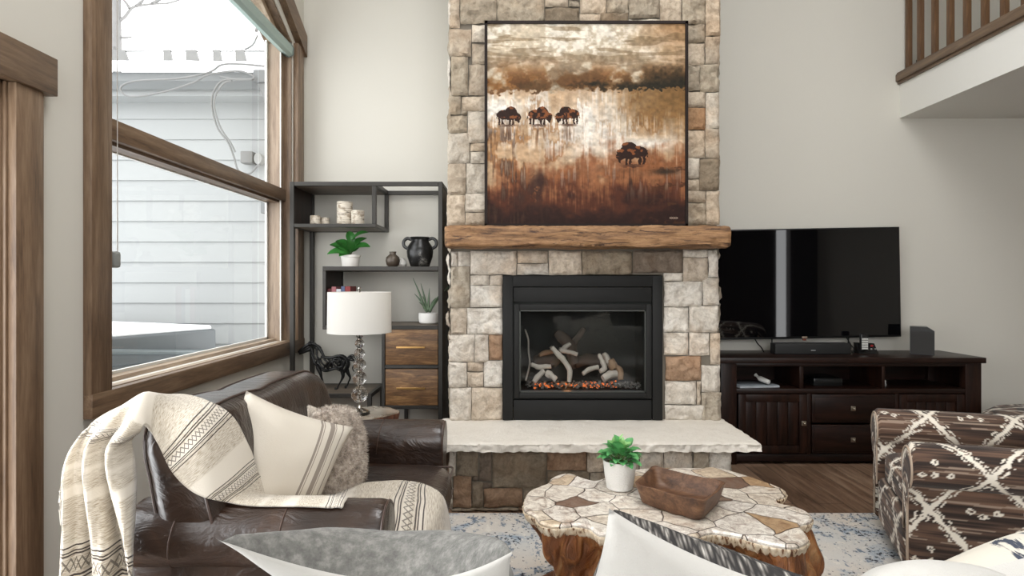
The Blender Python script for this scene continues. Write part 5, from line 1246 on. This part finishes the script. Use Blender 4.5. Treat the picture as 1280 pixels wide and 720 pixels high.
for i in range(NR):
    rw = i/8; row = []; uvr = []
    hang = max(0, min(1, (6.2-rw)/1.5)); front = max(0, min(1, (rw-6)/1.5))*max(0, min(1, (11-rw)/1.5))*.3; seatp = max(0, min(1, (rw-12.2)/1.0))
    for j in range(NC+1):
        u = j/NC; p0 = Lc[i].lerp(Rc[i], u)
        # follow the back: bulge towards the room and upwards over the ridge
        bul = math.sin(math.pi*u)
        p0 += Vector((.045, -.02, .030))*bul*front + Vector((-.02, .0, .05))*bul*max(0, 1-abs(rw-6.2)/1.4)
        fold = math.sin(u*2*math.pi*(1.9+.5*math.sin(rw*.5))+rw*.55+.5)*.036*hang*(.6+.8*u) + math.sin(u*2*math.pi*5.3+rw*.8)*.010*hang
        p0 += Vector((.35, -1, 0))*fold*1.0
        p0 += Vector((.3, -.5, .6))*(.008*math.sin(u*9+rw*1.3)*front)
        p0 += Vector((0, 0, 1))*(.008*math.sin(u*7+rw*2.1)+.006*math.sin(u*15-rw))*seatp + Vector((0, 0, .028))*bul*seatp
        nn_ = noise.noise(Vector((p0.x*9, p0.y*9, p0.z*9)))*.007; p0 += Vector((nn_, -nn_, nn_*.6))
        row.append(p0); uvr.append((u, rw))
    PG.append(row); UVG.append(uvr)
# let the cloth lie on the sofa: find the leather under each point and rest just above it
from mathutils.bvhtree import BVHTree
vv, ff = [], []
def gather(o):
    for c in o.children:
        if c.type == 'MESH' and c.name.split('.')[0] in ('arm', 'back_cushion', 'back_frame', 'seat_cushion', 'seat_frame'):
            k = len(vv); vv.extend(v.co+sf.location for v in c.data.vertices); ff.extend([k+i for i in p_.vertices] for p_ in c.data.polygons)
gather(sf); bvh = BVHTree.FromPolygons(vv, ff)
vv, ff = [], []
for c in sf.children:
    if c.name.split('.')[0] in ('seat_cushion', 'seat_frame'):
        k = len(vv); vv.extend(v.co+sf.location for v in c.data.vertices); ff.extend([k+i for i in p_.vertices] for p_ in c.data.polygons)
bvh2 = BVHTree.FromPolygons(vv, ff); eye = Vector((0, 0, EYE))
DD = [[(p_-eye).length for p_ in row] for row in PG]; HH = [[None]*(NC+1) for _ in PG]; DIR = [[(p_-eye).normalized() for p_ in row] for row in PG]
for i in range(NR):
    for j in range(NC+1):
        h = (bvh2 if i/8 > 12.8 else bvh).ray_cast(eye, DIR[i][j])
        if h[0] is not None:
            HH[i][j] = h[3]-.014
            if i/8 > 5.6 and abs(h[3]-DD[i][j]) < .40: DD[i][j] = h[3]-.016
for it in range(10):
    N2 = [r[:] for r in DD]
    for i in range(NR):
        for j in range(NC+1):
            if i/8 < 4.5: continue
            nb = [DD[a][c] for a, c in ((i-1, j), (i+1, j), (i, j-1), (i, j+1)) if 0 <= a < NR and 0 <= c <= NC]
            N2[i][j] = .4*DD[i][j]+.6*sum(nb)/len(nb)
            if HH[i][j] is not None: N2[i][j] = min(N2[i][j], HH[i][j])
    DD = N2
for i in range(NR):
    for j in range(NC+1):
        if HH[i][j] is not None: DD[i][j] = min(DD[i][j], HH[i][j])
        PG[i][j] = eye+DIR[i][j]*DD[i][j]
bm = NB(); grid(bm, PG, UVG)
tb = thing('throw_blanket', 'cream woven throw with dark striped bands draped over the leather sofa corner', 'blanket', (-1.0, 1.9, .5))
o = obj('blanket_cloth', bm, M['throw'], tb, smooth=180); md = o.modifiers.new('thick', 'SOLIDIFY'); md.thickness = .007; md.offset = 0
bm = NB(); rf = random.Random(3)
for k in range(26):
    j = int(rf.random()*NC); p0 = PG[-1][j]; tube(bm, [p0, p0+Vector((.004, rf.uniform(-.004, .004), -.02)), p0+Vector((.003, rf.uniform(-.01, .01), -.045))], .0013, 4)
for k in range(34):
    p0 = PG[18+int(rf.random()*14)][0]; tube(bm, [p0, p0+Vector((-.004, rf.uniform(-.006, .006), -.03)), p0+Vector((-.002, rf.uniform(-.012, .012), -.07))], .0014, 4)
obj('fringe', bm, M['linen'], tb, kind='stuff')

# ---- cushions on the leather sofa
m, nt, b = nodes('striped_linen'); tc = nt.nodes.new('ShaderNodeTexCoord'); sp_ = nt.nodes.new('ShaderNodeSeparateXYZ'); nt.links.new(tc.outputs['UV'], sp_.inputs[0])
xx = sp_.outputs[0]; ln = None
for c_b, wd in ((.70, .011), (.725, .004), (.80, .022), (.835, .004), (.90, .006)):
    q = math_(nt, 'LESS_THAN', math_(nt, 'ABSOLUTE', math_(nt, 'SUBTRACT', xx, c_b)), wd); ln = q if ln is None else math_(nt, 'MAXIMUM', ln, q)
setc(nt, b, mix(nt, math_(nt, 'MULTIPLY', ln, .8), lin((206, 198, 185)), lin((120, 108, 99)))); b.inputs['Roughness'].default_value = .9
bump(nt, b, tex(nt, 'NOISE', 300, 3), .4, .002); M['stripe'] = m
pillow('throw_pillow', 'cream linen cushion with grey-brown vertical stripes on the leather sofa', 'cushion', (-.805, 2.05, .670), (.80, .45, -.42), (.30, .25, .92), .40, .40, .17, M['linen'], M['stripe'], at='c', seed=1)
m, nt, b = nodes('taupe_faux_fur'); n1 = tex(nt, 'NOISE', 40, 5, rough=.7)
setc(nt, b, ramp(nt, n1, [(.36, lin((120, 106, 94))), (.5, lin((180, 166, 152))), (.66, lin((222, 212, 200)))])); b.inputs['Roughness'].default_value = .95; b.inputs['Sheen Weight'].default_value = .5; M['fur'] = m
m, nt, b = nodes('cream_boucle'); n1 = tex(nt, 'NOISE', 90, 4)
setc(nt, b, ramp(nt, n1, [(.35, lin((186, 174, 160))), (.6, lin((226, 217, 204)))])); b.inputs['Roughness'].default_value = .95; bump(nt, b, n1, .9, .008); M['boucle'] = m
def furry(o, L, n_, seed, mat_, down=.4):
    rf = random.Random(seed); me = o.data; bm = NB(); ps = me.polygons; w = [p_.area for p_ in ps]
    ch = rf.choices(range(len(ps)), w, k=n_)
    for k in ch:
        p_ = ps[k]; vs_ = [me.vertices[i].co for i in p_.vertices]; a, c = rf.random(), rf.random()
        q = vs_[0].lerp(vs_[1], a).lerp(vs_[3].lerp(vs_[2], a), c); nrm = Vector(p_.normal)
        d_ = (nrm+Vector((rf.gauss(0, .5), rf.gauss(0, .5), rf.gauss(-down, .5)))).normalized(); l_ = L*rf.uniform(.5, 1.2)
        sd_ = d_.cross(nrm+Vector((.01, .02, 0))).normalized()*.0011
        v1, v2, v3 = bm.verts.new(q-sd_), bm.verts.new(q+sd_), bm.verts.new(q+d_*l_)
        bm.faces.new((v1, v2, v3))
    f = obj('fur', bm, mat_, None, smooth=0, kind='stuff'); f.parent = o; return f
o, _ = pillow('throw_pillow', 'cream nubby cushion at the far back corner of the leather sofa', 'cushion', (-.845, 2.56, .580), (.50, .80, -.50), (.45, .25, .85), .35, .35, .13, M['boucle'], M['boucle'], at='c', seed=2, rc=.08)
o, _ = pillow('throw_pillow', 'taupe faux-fur cushion leaning in front of the nubby cream one', 'cushion', (-.685, 2.33, .640), (.42, .88, -.12), (-.18, .12, .95), .27, .35, .16, M['fur'], M['fur'], at='c', seed=3, k=.0, rc=.14)
furry(o, .016, 16000, 5, M['fur'])

# ================================================================== COFFEE TABLE
TZ = .46
def tp(x, y, z=TZ):
    D = (EYE-z)*F/(y-HZ); return Vector(((x-640)*D/F, D, z))
outl = [(654, 631), (656, 621), (661, 613), (672, 608), (684, 603), (690, 596), (704, 591.5), (716, 592), (730, 597), (744, 600), (756, 596), (772, 590), (796, 586), (830, 584), (870, 584.5), (893, 583.5), (921, 590), (952, 600), (974, 608), (983, 613.5), (980, 619), (971, 622), (974, 628), (999, 634), (1014, 642), (1014, 650), (1000, 655), (1009, 667), (1010, 675), (994, 682), (974, 681), (946, 675), (925, 669), (906, 666), (888, 664), (874, 669), (862, 682), (838, 696), (808, 694), (786, 680), (764, 668), (748, 666), (736, 658), (718, 655), (694, 657), (676, 653), (668, 644), (657, 638)]
OP = [tp(*q) for q in outl]
def closed_cr(P, n):
    out = []; N_ = len(P)
    for i in range(N_):
        a, b_, c, d = P[i-1], P[i], P[(i+1) % N_], P[(i+2) % N_]
        for k in range(n):
            t = k/n; out.append(.5*((2*b_)+(c-a)*t+(2*a-5*b_+4*c-d)*t*t+(3*b_-a-3*c+d)*t**3))
    return out
OC = closed_cr(OP, 7); NO = len(OC)
NOR = []
for i in range(NO):
    t = OC[(i+3) % NO]-OC[i-3]; NOR.append(Vector((-t.y, t.x, 0)).normalized())
cen = sum(OC, Vector((0, 0, 0)))/NO
sgn = 1 if sum((OC[i]-cen).dot(NOR[i]) for i in range(NO)) > 0 else -1
NOR = [n_*sgn for n_ in NOR]
NS = []
for i in range(NO):
    v = sum((NOR[(i+k) % NO] for k in range(-9, 10)), Vector((0, 0, 0))); NS.append(v.normalized())
ct = thing('coffee_table', 'low root-wood coffee table with cracked petrified-wood mosaic top', 'coffee table', (cen.x, cen.y, .013))
m, nt, b = nodes('petrified_wood_mosaic')
tc = nt.nodes.new('ShaderNodeTexCoord'); nn_ = nt.nodes.new('ShaderNodeTexNoise'); nn_.inputs['Scale'].default_value = 5; nt.links.new(tc.outputs['Object'], nn_.inputs['Vector'])
mv = nt.nodes.new('ShaderNodeVectorMath'); mv.operation = 'MULTIPLY_ADD'; mv.inputs[1].default_value = (.10, .10, .10); nt.links.new(nn_.outputs['Color'], mv.inputs[0]); nt.links.new(tc.outputs['Object'], mv.inputs[2])
def vor(feature, out, sc=7.6):
    t = nt.nodes.new('ShaderNodeTexVoronoi'); t.feature = feature; t.inputs['Scale'].default_value = sc; t.voronoi_dimensions = '2D'; nt.links.new(mv.outputs[0], t.inputs['Vector']); return t.outputs[out]
ve = vor('DISTANCE_TO_EDGE', 'Distance'); vc = vor('F1', 'Color')
sepc = nt.nodes.new('ShaderNodeSeparateColor'); nt.links.new(vc, sepc.inputs[0])
cell = ramp(nt, sepc.outputs[0], [(0, lin((240, 235, 226))), (.60, lin((230, 222, 208))), (.80, lin((212, 194, 168))), (.93, lin((186, 156, 120))), (.985, lin((120, 100, 88)))])
cell = mix(nt, ramp(nt, tex(nt, 'NOISE', 34, 5, rough=.7), [(.35, (1, 1, 1)), (.6, (0, 0, 0))]), cell, mix(nt, .4, cell, lin((120, 84, 54))))
# growth rings / veins, swirling around each cell
dv = vor('F1', 'Distance')
wv = nt.nodes.new('ShaderNodeTexNoise'); wv.inputs['Scale'].default_value = 13; wv.inputs['Detail'].default_value = 6; wv.inputs['Distortion'].default_value = 2.5; nt.links.new(mv.outputs[0], wv.inputs['Vector'])
vein = ramp(nt, wv.outputs[0], [(.34, (1, 1, 1)), (.42, (.15, .15, .15)), (.47, (.75, .75, .75)), (.50, (0, 0, 0)), (.60, (0, 0, 0)), (.63, (.4, .4, .4)), (.66, (0, 0, 0))])
cell = mix(nt, math_(nt, 'MULTIPLY', vein, .8), cell, mix(nt, .75, cell, lin((96, 56, 26))))
wv2 = tex(nt, 'NOISE', 4.5, 5, dist=1); cell = mix(nt, ramp(nt, wv2, [(.56, (0, 0, 0)), (.72, (.6, .6, .6))]), cell, lin((176, 140, 104)))
setc(nt, b, mix(nt, ramp(nt, ve, [(.008, (1, 1, 1)), (.022, (0, 0, 0))]), cell, lin((52, 34, 24))))
b.inputs['Roughness'].default_value = .32; b.inputs['Coat Weight'].default_value = .25
bump(nt, b, ramp(nt, ve, [(.0, (0, 0, 0)), (.03, (1, 1, 1))]), .5, .004); M['mosaic'] = m
m, nt, b = nodes('gnarled_root_bark'); n1 = tex(nt, 'NOISE', 7, 7, stretch=(2.2, 2.2, .8), dist=1.2); n2 = tex(nt, 'NOISE', 30, 5, stretch=(2, 2, .6))
setc(nt, b, mix(nt, n2, ramp(nt, n1, [(.3, lin((40, 19, 10))), (.45, lin((126, 70, 34))), (.56, lin((184, 118, 62))), (.70, lin((222, 178, 124)))]), lin((120, 76, 44)), 'MIX'))
b.inputs['Roughness'].default_value = .42; bump(nt, b, n1, 1.0, .04); M['root'] = m
m, nt, b = nodes('pale_bark_rim'); n1 = tex(nt, 'NOISE', 1, 4, stretch=(75, 75, 9))
setc(nt, b, ramp(nt, n1, [(.38, lin((110, 72, 44))), (.46, lin((212, 190, 160))), (.7, lin((236, 224, 204)))])); b.inputs['Roughness'].default_value = .6; bump(nt, b, n1, .8, .01); M['rim'] = m
bm = NB(); R0 = [bm.verts.new(p_-NS[i]*.010+Vector((0, 0, 0))) for i, p_ in enumerate(OC)]; R1 = [bm.verts.new(p_-NS[i]*.002-Vector((0, 0, .006))) for i, p_ in enumerate(OC)]; R2 = [bm.verts.new(p_-NS[i]*.002-Vector((0, 0, .014))) for i, p_ in enumerate(OC)]
bm.faces.new(R0); bm.faces.new(R2[::-1])
for A_, B_ in ((R0, R1), (R1, R2)):
    for k in range(NO): bm.faces.new((A_[k], A_[(k+1) % NO], B_[(k+1) % NO], B_[k]))
bmesh.ops.triangulate(bm, faces=[f for f in bm.faces if len(f.verts) > 4]); obj('tabletop', bm, M['mosaic'], ct, smooth=30)
bm = NB(); prev = None
for r_i, (dz, ins) in enumerate(((.0125, .001), (.016, -.002), (.024, .001), (.036, .006), (.046, .014), (.05, .04))):
    rg = []
    for i, p_ in enumerate(OC):
        drip = .012*noise.noise(Vector((i*.9, 0, 0)))+.006*noise.noise(Vector((i*2.7, 5, 0))); rg.append(bm.verts.new(p_-NS[i]*(ins+.003*math.sin(i*2.1)*(r_i > 0))-Vector((0, 0, dz+(drip if r_i > 2 else 0)))))
    if prev:
        for k in range(NO): bm.faces.new((prev[k], prev[(k+1) % NO], rg[(k+1) % NO], rg[k]))
    prev = rg
obj('bark_rim', bm, M['rim'], ct, smooth=60)
bm = NB(); prev = None; NZ = 26
for r_i in range(NZ+1):
    z = (TZ-.034)*(1-r_i/NZ)+.0135*(r_i/NZ); t = r_i/NZ; rg = []
    for i, p_ in enumerate(OC):
        q = Vector((p_.x*5, p_.y*5, z*1.3)); g1 = noise.noise(q*1.15); g2 = noise.noise(Vector((p_.x*16, p_.y*16, z*4))); g3 = noise.ridged_multi_fractal(Vector((p_.x*9, p_.y*9, z*3.2)), .9, 2, 4, 1, 2)
        ins = .012+.085*math.sin(math.pi*min(1, t*1.1))*(.6+1.1*g1)+.035*g2*min(1, t*5)+.040*(g3-1)*min(1, t*4)-.03*max(0, t-.75)*2
        ins += .09*float(sm(.05, .35, g1+.5*noise.noise(Vector((p_.x*9, p_.y*9, 4)))))*min(1, t*3.5)*(1 if p_.x < .85 else .2)
        if p_.x > .85: ins -= .045*math.sin(math.pi*min(1, t*1.3))
        rg.append(bm.verts.new(Vector((p_.x, p_.y, z))-NS[i]*ins))
    if prev:
        for k in range(NO): bm.faces.new((prev[k], prev[(k+1) % NO], rg[(k+1) % NO], rg[k]))
    prev = rg
bm.faces.new(prev[::-1]); obj('root_base', bm, M['root'], ct, smooth=60)
# plant on the table
PX, PY = .438, 2.425; zt2 = TZ+.0015
t = thing('potted_plant', 'bright green leafy plant in a stippled white pot on the coffee table', 'potted plant', (PX, PY, zt2))
bm = NB(); lathe(bm, (PX, PY, zt2), [(.046, 0), (.053, .006), (.060, .05), (.067, .110), (.069, .118), (.064, .118), (.060, .10), (0, .10)], 40); obj('pot', bm, M['pot_white'], t)
bm = NB(); lathe(bm, (PX, PY, zt2), [(.0605, .102), (.03, .108), (0, .108)], 20); obj('moss', bm, plain('dry_moss', lin((150, 120, 84)), .95, bmp=1, bs=90), t)
rl_ = random.Random(11); stems = NB()
C0 = Vector((PX, PY, zt2+.105)); kk = 0
M['leaf_pale'] = leaf_mat('pale_green_leaf', lin((110, 178, 96)), lin((176, 216, 150)), 40)
for k in range(46):
    a = k*2.399; el = math.acos(1-(k+.5)/46*1.0)
    d_ = Vector((math.cos(a)*math.sin(el), math.sin(a)*math.sin(el), math.cos(el)))
    L1 = rl_.uniform(.03, .065)*(1.1 if d_.z > .4 else .9); B_ = C0+Vector((d_.x*L1*.85, d_.y*L1*.85, d_.z*L1*1.0+.008)); tip = B_+Vector((d_.x*1.1, d_.y*1.1, d_.z*.55+rl_.uniform(-.25, .25)+(.35 if d_.z > .6 else -.05))).normalized()*rl_.uniform(.045, .066)
    o_ = NB(); leaf_mesh(o_, B_, tip, rl_.uniform(.036, .050), rl_.uniform(.05, .2), fold=.3, wav=.1, shape=lambda t: math.sin(math.pi*min(1, t**.8*.98+.01))**.9)
    obj('leaf', o_, M['leaf_pale'] if (k < 12 and k % 3 != 1) else M['leaf_bright'], t, smooth=80); tube(stems, [C0-Vector((0, 0, .006)), (C0+B_)/2+Vector((0, 0, .004)), B_], .0013, 5)
obj('stem', stems, plain('pale_stem', lin((110, 140, 80)), .5), t)
# dough bowl
m = wood('old_dough_bowl_wood', lin((52, 34, 24)), lin((96, 66, 46)), lin((128, 94, 68)), (1.5, 6, 6), 4, .5, .35); M['bowl'] = m
def rimp(x, y, z=.538): D = (EYE-z)*F/(y-HZ); return Vector(((x-640)*D/F, D, z))
cor = [rimp(816, 583.5), rimp(909, 603.5), rimp(881, 630), rimp(791.5, 605)]   # back-left, right, front-right, left
cc_ = sum(cor, Vector((0, 0, 0)))/4
def sq_ring(s, z, rad=.22, n=12, dish=0):
    out = []
    for k in range(4):
        A_, B_, Cc = cor[k-1], cor[k], cor[(k+1) % 4]
        P0 = B_.lerp(A_, rad*.5); P2 = B_.lerp(Cc, rad*.5)
        for i in range(n):
            t = i/n*.999
            q = P0*(1-t)**2+B_*2*t*(1-t)+P2*t*t if t < 1 else P2
            out.append(q)
        for i in range(8): out.append(P2.lerp(Cc.lerp(B_, rad*.5), i/8))
    mx_ = max((q-cc_).length for q in out)
    return [Vector((cc_.x+(q.x-cc_.x)*s, cc_.y+(q.y-cc_.y)*s, z+dish*((q-cc_).length/mx_)**4)) for q in out]
bz = zt2
spec = [(.80, bz+.000, 0), (.85, bz+.006, 0), (.92, bz+.040, 0), (.99, bz+.070, .006), (1.0, bz+.076, .008), (.97, bz+.078, .008), (.92, bz+.074, .006), (.83, bz+.038, .003), (.76, bz+.020, .002), (.62, bz+.014, 0), (.25, bz+.012, 0)]
bm = NB(); prev = None; first = None
for s, z, ds in spec:
    rg = []
    for q in sq_ring(s, z, .24 if s > .8 else .4, dish=ds):
        rg.append(bm.verts.new(q+Vector((1, 1, 1))*.003*noise.noise(q*25)))
    if prev:
        n_ = len(rg)
        for k in range(n_): bm.faces.new((prev[k], prev[(k+1) % n_], rg[(k+1) % n_], rg[k]))
    else: first = rg
    prev = rg
bm.faces.new(prev); bm.faces.new(first[::-1])
tagp(obj('dough_bowl', bm, m, smooth=60), 'rectangular carved dark wood dough bowl on the coffee table', 'bowl')

# ================================================================== PATTERNED ARMCHAIR
rngc = np.random.default_rng(5); NT = 512
stre = fnoise(NT, NT, 130, 4, rngc, 2); stre2 = fnoise(NT, NT, 30, 3, rngc, 3); wob = fnoise(NT, NT, 40, 40, rngc, 3); wob2 = fnoise(NT, NT, 90, 90, rngc, 2)
def ikat(s, t):
    """woven pattern: s along the streaks, t across, metres"""
    i = int(t*512) % NT; j = int(s*512) % NT
    g = .55*stre[i, j]+.45*stre2[i, j]
    g = min(1, max(0, (g-.34)/.34))
    a = np.array(lin((38, 26, 20)))*(1-g)+np.array(lin((106, 80, 64)))*g
    if stre[i, j] > .70: a = a*.6+np.array(lin((186, 168, 150)))*.4
    w_ = (wob[i, j]-.5)*.030; w2 = (wob2[i, j]-.5)*.008
    P_ = .36; Q_ = .42
    x = ((s+w_)/P_) % 1.0; tr = abs(x-.5)*2                    # 0..1..0
    y = ((t+w2)/Q_) % 1.0
    d1 = abs(y-tr*.5-.0); d2 = abs(y-(1-tr*.5)); dd = min(d1, d2)*Q_
    hit = dd < .0145
    d3 = abs(dd-.030); 
    if d3 < .0045 and wob2[i, j] > .47: hit = True
    # little squares
    for cx_, cy_ in ((.5, .5), (.36, .5), (.64, .5), (.5, .62), (.0, .98), (.12, .02), (.88, .02)):
        ex = abs(((x-cx_+.5) % 1)-.5)*P_; ey = abs(((y-cy_+.5) % 1)-.5)*Q_; e = ex+ey
        if .006 < e < .015: hit = True
    if hit and wob2[i, j] > .14: return list(lin((222, 214, 200)))+[1]
    return list(a)+[1]
M['ikat'] = vcol_mat('brown_ikat_weave', .9, .35, 260, sheen=.1)
th = math.radians(22); F0 = Vector((1.615, 2.42, 0)); eu = Vector((math.cos(th), -math.sin(th), 0)); ew = Vector((math.sin(th), math.cos(th), 0))
def cw(u, w, z): return F0+eu*u+ew*w+Vector((0, 0, z))
def cgrid(bm, lay, P, ST):
    V = [[bm.verts.new(p_) for p_ in row] for row in P]
    for i in range(len(V)-1):
        for j in range(len(V[0])-1):
            f = bm.faces.new((V[i][j], V[i][j+1], V[i+1][j+1], V[i+1][j]))
            for lp, (a, c) in zip(f.loops, ((i, j), (i, j+1), (i+1, j+1), (i+1, j))): lp[lay] = ikat(*ST[a][c])
    return V
ch = thing('patterned_armchair', 'rolled-arm armchair in brown fabric with cream tribal pattern at the right', 'armchair', tuple(cw(.4, .35, .013)))
def resample(P, step):
    out = [P[0]]
    for a, b_ in zip(P[:-1], P[1:]):
        n_ = max(1, int(round(math.dist(a, b_)/step)))
        for k in range(1, n_+1): out.append((a[0]+(b_[0]-a[0])*k/n_, a[1]+(b_[1]-a[1])*k/n_))
    return out
def chair_arm(w0, s, L=.80, r=.090, zc=.550, off=0.0):
    prof = [(.048, .07), (.048, .462)]
    for k in range(40):
        a = math.radians(244-300*k/39); prof.append((.055+r*math.cos(a), zc+r*math.sin(a)))
    prof += [(.118, .44), (.118, .25)]
    prof = resample(prof, .0045); T_ = [0]
    for a, b_ in zip(prof[:-1], prof[1:]): T_.append(T_[-1]+math.dist(a, b_))
    us = [-.0, .003, .008, .016]+list(np.arange(.022, L, .0065)); P = []; ST = []
    c0 = (.055, .36)
    for u in us:
        sc = 1 if u > .02 else 1-.10*(1-u/.02)**2.2
        P.append([cw(u, w0+s*(c0[0]+(y-c0[0])*sc), c0[1]+(z-c0[1])*sc+.02*u) for y, z in prof]); ST.append([(u+off, t_+.12) for t_ in T_])
    bm = NB(); lay = bm.loops.layers.float_color.new('Col'); cgrid(bm, lay, P, ST)
    # front panel grid, fan of concentric outlines
    P = []; ST = []
    for q in np.linspace(0, 1, 30):
        P.append([cw(-.004*math.sin(math.pi*min(1, q*1.3)), w0+s*(c0[0]+(y-c0[0])*.9*(1-q)), c0[1]+(z-c0[1])*.9*(1-q*.98)) for y, z in prof]); ST.append([(t_*.5+.1, q*.30+.3) for t_ in T_])
    cgrid(bm, lay, P, ST)
    a = obj('arm', bm, M['ikat'], ch, smooth=50)
    bm = NB(); tube(bm, [cw(.002, w0+s*(c0[0]+(y-c0[0])*.93), c0[1]+(z-c0[1])*.93) for y, z in prof[::2]], .0045, 6); obj('welt', bm, plain('tan_welt', lin((168, 150, 132)), .9), a)
chair_arm(0, 1, off=.10); chair_arm(.82, -1, off=.32)
def cpuff(name, lo, hi, p, n, fn=None, st=0):
    bm = NB(); puff(bm, lo, hi, p, n, fn)
    lay = bm.loops.layers.float_color.new('Col')
    for f in bm.faces:
        for lp in f.loops: c = lp.vert.co; lp[lay] = ikat(c.y+.1, c.z+c.x)
    for v in bm.verts: v.co = cw(*v.co)
    return obj(name, bm, M['ikat'], ch, smooth=180)
cpuff('seat_cushion', (.015, .12, .30), (.68, .70, .455), 6, 60)
cpuff('front_rail', (.0, .10, .08), (.70, .72, .31), 12, 40)
cpuff('backrest', (.68, .02, .10), (.90, .80, .86), 6, 60)
for u, w in ((.06, .05), (.06, .77), (.82, .05), (.82, .77)):
    bm = NB(); c = cw(u, w, .013); lathe(bm, c, [(.018, 0), (.028, .065), (0, .065)], 12); obj('foot', bm, M['stand_wood'], ch)
# ottoman behind it
ot = thing('ottoman', 'round patterned ottoman beyond the armchair beside the console', 'ottoman', (3.62, 3.80, 0))
bm = NB(); lay = bm.loops.layers.float_color.new('Col')
P = []; ST = []
pr_ = [(.47, .06), (.50, .10), (.50, .36), (.485, .405), (.44, .435), (.30, .455), (.12, .462), (.004, .464)]; pr_ = resample(pr_, .02)
T_ = 0
for i, (r, z) in enumerate(pr_):
    if i: T_ += math.dist(pr_[i-1], pr_[i])
    P.append([Vector((3.62+r*math.cos(a), 3.80+r*math.sin(a), z)) for a in np.linspace(0, 2*math.pi, 150)]); ST.append([(a*.5, T_) for a in np.linspace(0, 2*math.pi, 150)])
cgrid(bm, lay, P, ST); obj('cushion', bm, M['ikat'], ot, smooth=60)
for a in (.6, 2.2, 3.8, 5.4):
    bm = NB(); lathe(bm, (3.62+.4*math.cos(a), 3.8+.4*math.sin(a), 0), [(.02, 0), (.03, .065), (0, .065)], 12); obj('foot', bm, M['stand_wood'], ot)

# ================================================================== SOFA IN FRONT OF THE CAMERA AND ITS CUSHIONS
fs = thing('fabric_sofa', 'cream fabric sofa in the foreground, its back towards the viewer', 'sofa', (.45, .9, 0.013))
bm = NB(); puff(bm, (-.95, .50, .12), (1.75, 1.38, .30), 14, 12); obj('seat_frame', bm, M['white_cotton'], fs, smooth=180)
bm = NB(); puff(bm, (-.95, .44, .14), (1.75, .66, .78), 8, 16); obj('backrest', bm, M['white_cotton'], fs, smooth=180)
for s in (-1, 1): 
    bm = NB(); x = -1.0 if s < 0 else 1.62; puff(bm, (x, .46, .10), (x+.18, 1.36, .60), 7, 14); obj('arm', bm, M['white_cotton'], fs, smooth=180)
for x0, x1 in ((-.80, .40), (.405, 1.60)):
    bm = NB(); puff(bm, (x0, .67, .30), (x1, 1.40, .455), 7, 18, seat_fn if False else None); obj('seat_cushion', bm, M['white_cotton'], fs, smooth=180)
for x, y in ((-.9, .55), (1.66, .55), (-.9, 1.3), (1.66, 1.3)):
    bm = NB(); lathe(bm, (x, y, .013), [(.02, 0), (.03, .11), (0, .11)], 12); obj('foot', bm, M['stand_wood'], fs)
m, nt, b = nodes('grey_brushed_wool'); n1 = tex(nt, 'NOISE', 45, 5, rough=.7); n2 = tex(nt, 'NOISE', 220, 3)
setc(nt, b, ramp(nt, n1, [(.3, lin((82, 81, 78))), (.5, lin((108, 107, 103))), (.72, lin((142, 140, 135)))])); b.inputs['Roughness'].default_value = .95; b.inputs['Sheen Weight'].default_value = .15; bump(nt, b, n2, .6, .003); M['grey_wool'] = m
a_ = math.radians(46)
o, _ = pillow('throw_pillow', 'grey wool cushion with cream reverse at the lower left foreground', 'cushion', (-.462, .93, .900), (1, -.17, .035), (0, -math.sin(a_), math.cos(a_)), .47, .43, .24, M['grey_wool'], M['white_cotton'], k=.12, wr=.003, seed=4, sag=.13, tb=.15, res=40)
m, nt, b = nodes('charcoal_knit'); tc = nt.nodes.new('ShaderNodeTexCoord')
w1 = tex(nt, 'WAVE', 16, 2, co='UV', dist=2.0, rot=(0, 0, .5)); v1 = tex(nt, 'VORONOI', 62, co='UV', stretch=(1, .6, 1)); n1 = tex(nt, 'NOISE', 30, 4, co='UV')
setc(nt, b, ramp(nt, math_(nt, 'ADD', math_(nt, 'MULTIPLY', v1, .75), math_(nt, 'MULTIPLY', n1, .5)), [(.30, lin((196, 192, 186))), (.48, lin((120, 116, 112))), (.7, lin((52, 50, 50)))])); b.inputs['Roughness'].default_value = .95; bump(nt, b, v1, .9, .006); M['knit'] = m
a_ = math.radians(24); rt = math.radians(19)
o, _ = pillow('throw_pillow', 'cream cushion with charcoal knitted front, its corner pointing up over the coffee table', 'cushion', (.140, .86, .974), (math.cos(rt), -.02, -math.sin(rt)), (math.sin(rt), -math.sin(a_), math.cos(rt)*math.cos(a_)), .44, .44, .22, M['knit'], M['white_cotton'], k=.15, tb=.45, seed=5, res=40)
m, nt, b = nodes('cream_with_indigo_blots'); n1 = tex(nt, 'NOISE', 5, 6, co='UV', dist=1.5, rough=.65); n2 = tex(nt, 'NOISE', 26, 4, co='UV')
k_ = ramp(nt, math_(nt, 'MULTIPLY', ramp(nt, n1, [(.48, (0, 0, 0)), (.60, (1, 1, 1))]), n2), [(.40, (0, 0, 0)), (.47, (1, 1, 1))])
setc(nt, b, mix(nt, k_, lin((208, 202, 190)), lin((60, 66, 80)))); b.inputs['Roughness'].default_value = .92; bump(nt, b, tex(nt, 'NOISE', 300, 3), .3, .002); M['blot'] = m
rt = math.radians(-15); a_ = math.radians(28)
o, _ = pillow('throw_pillow', 'cream cushion with dark indigo blotches at the right edge of the foreground', 'cushion', (.630, .90, .850), (math.cos(rt), .0, -math.sin(rt)), (math.sin(rt), -math.sin(a_), math.cos(rt)*math.cos(a_)), .48, .46, .20, M['blot'], M['white_cotton'], k=.04, seed=6, res=40)
a_ = math.radians(30)
o, _ = pillow('throw_pillow', 'small plain cream cushion in front of the armchair, lower right', 'cushion', (.475, .80, .898), (1, 0, .03), (0, -math.sin(a_), math.cos(a_)), .20, .34, .15, M['white_cotton'], M['white_cotton'], k=-.10, seed=7, res=30, soft=.5)
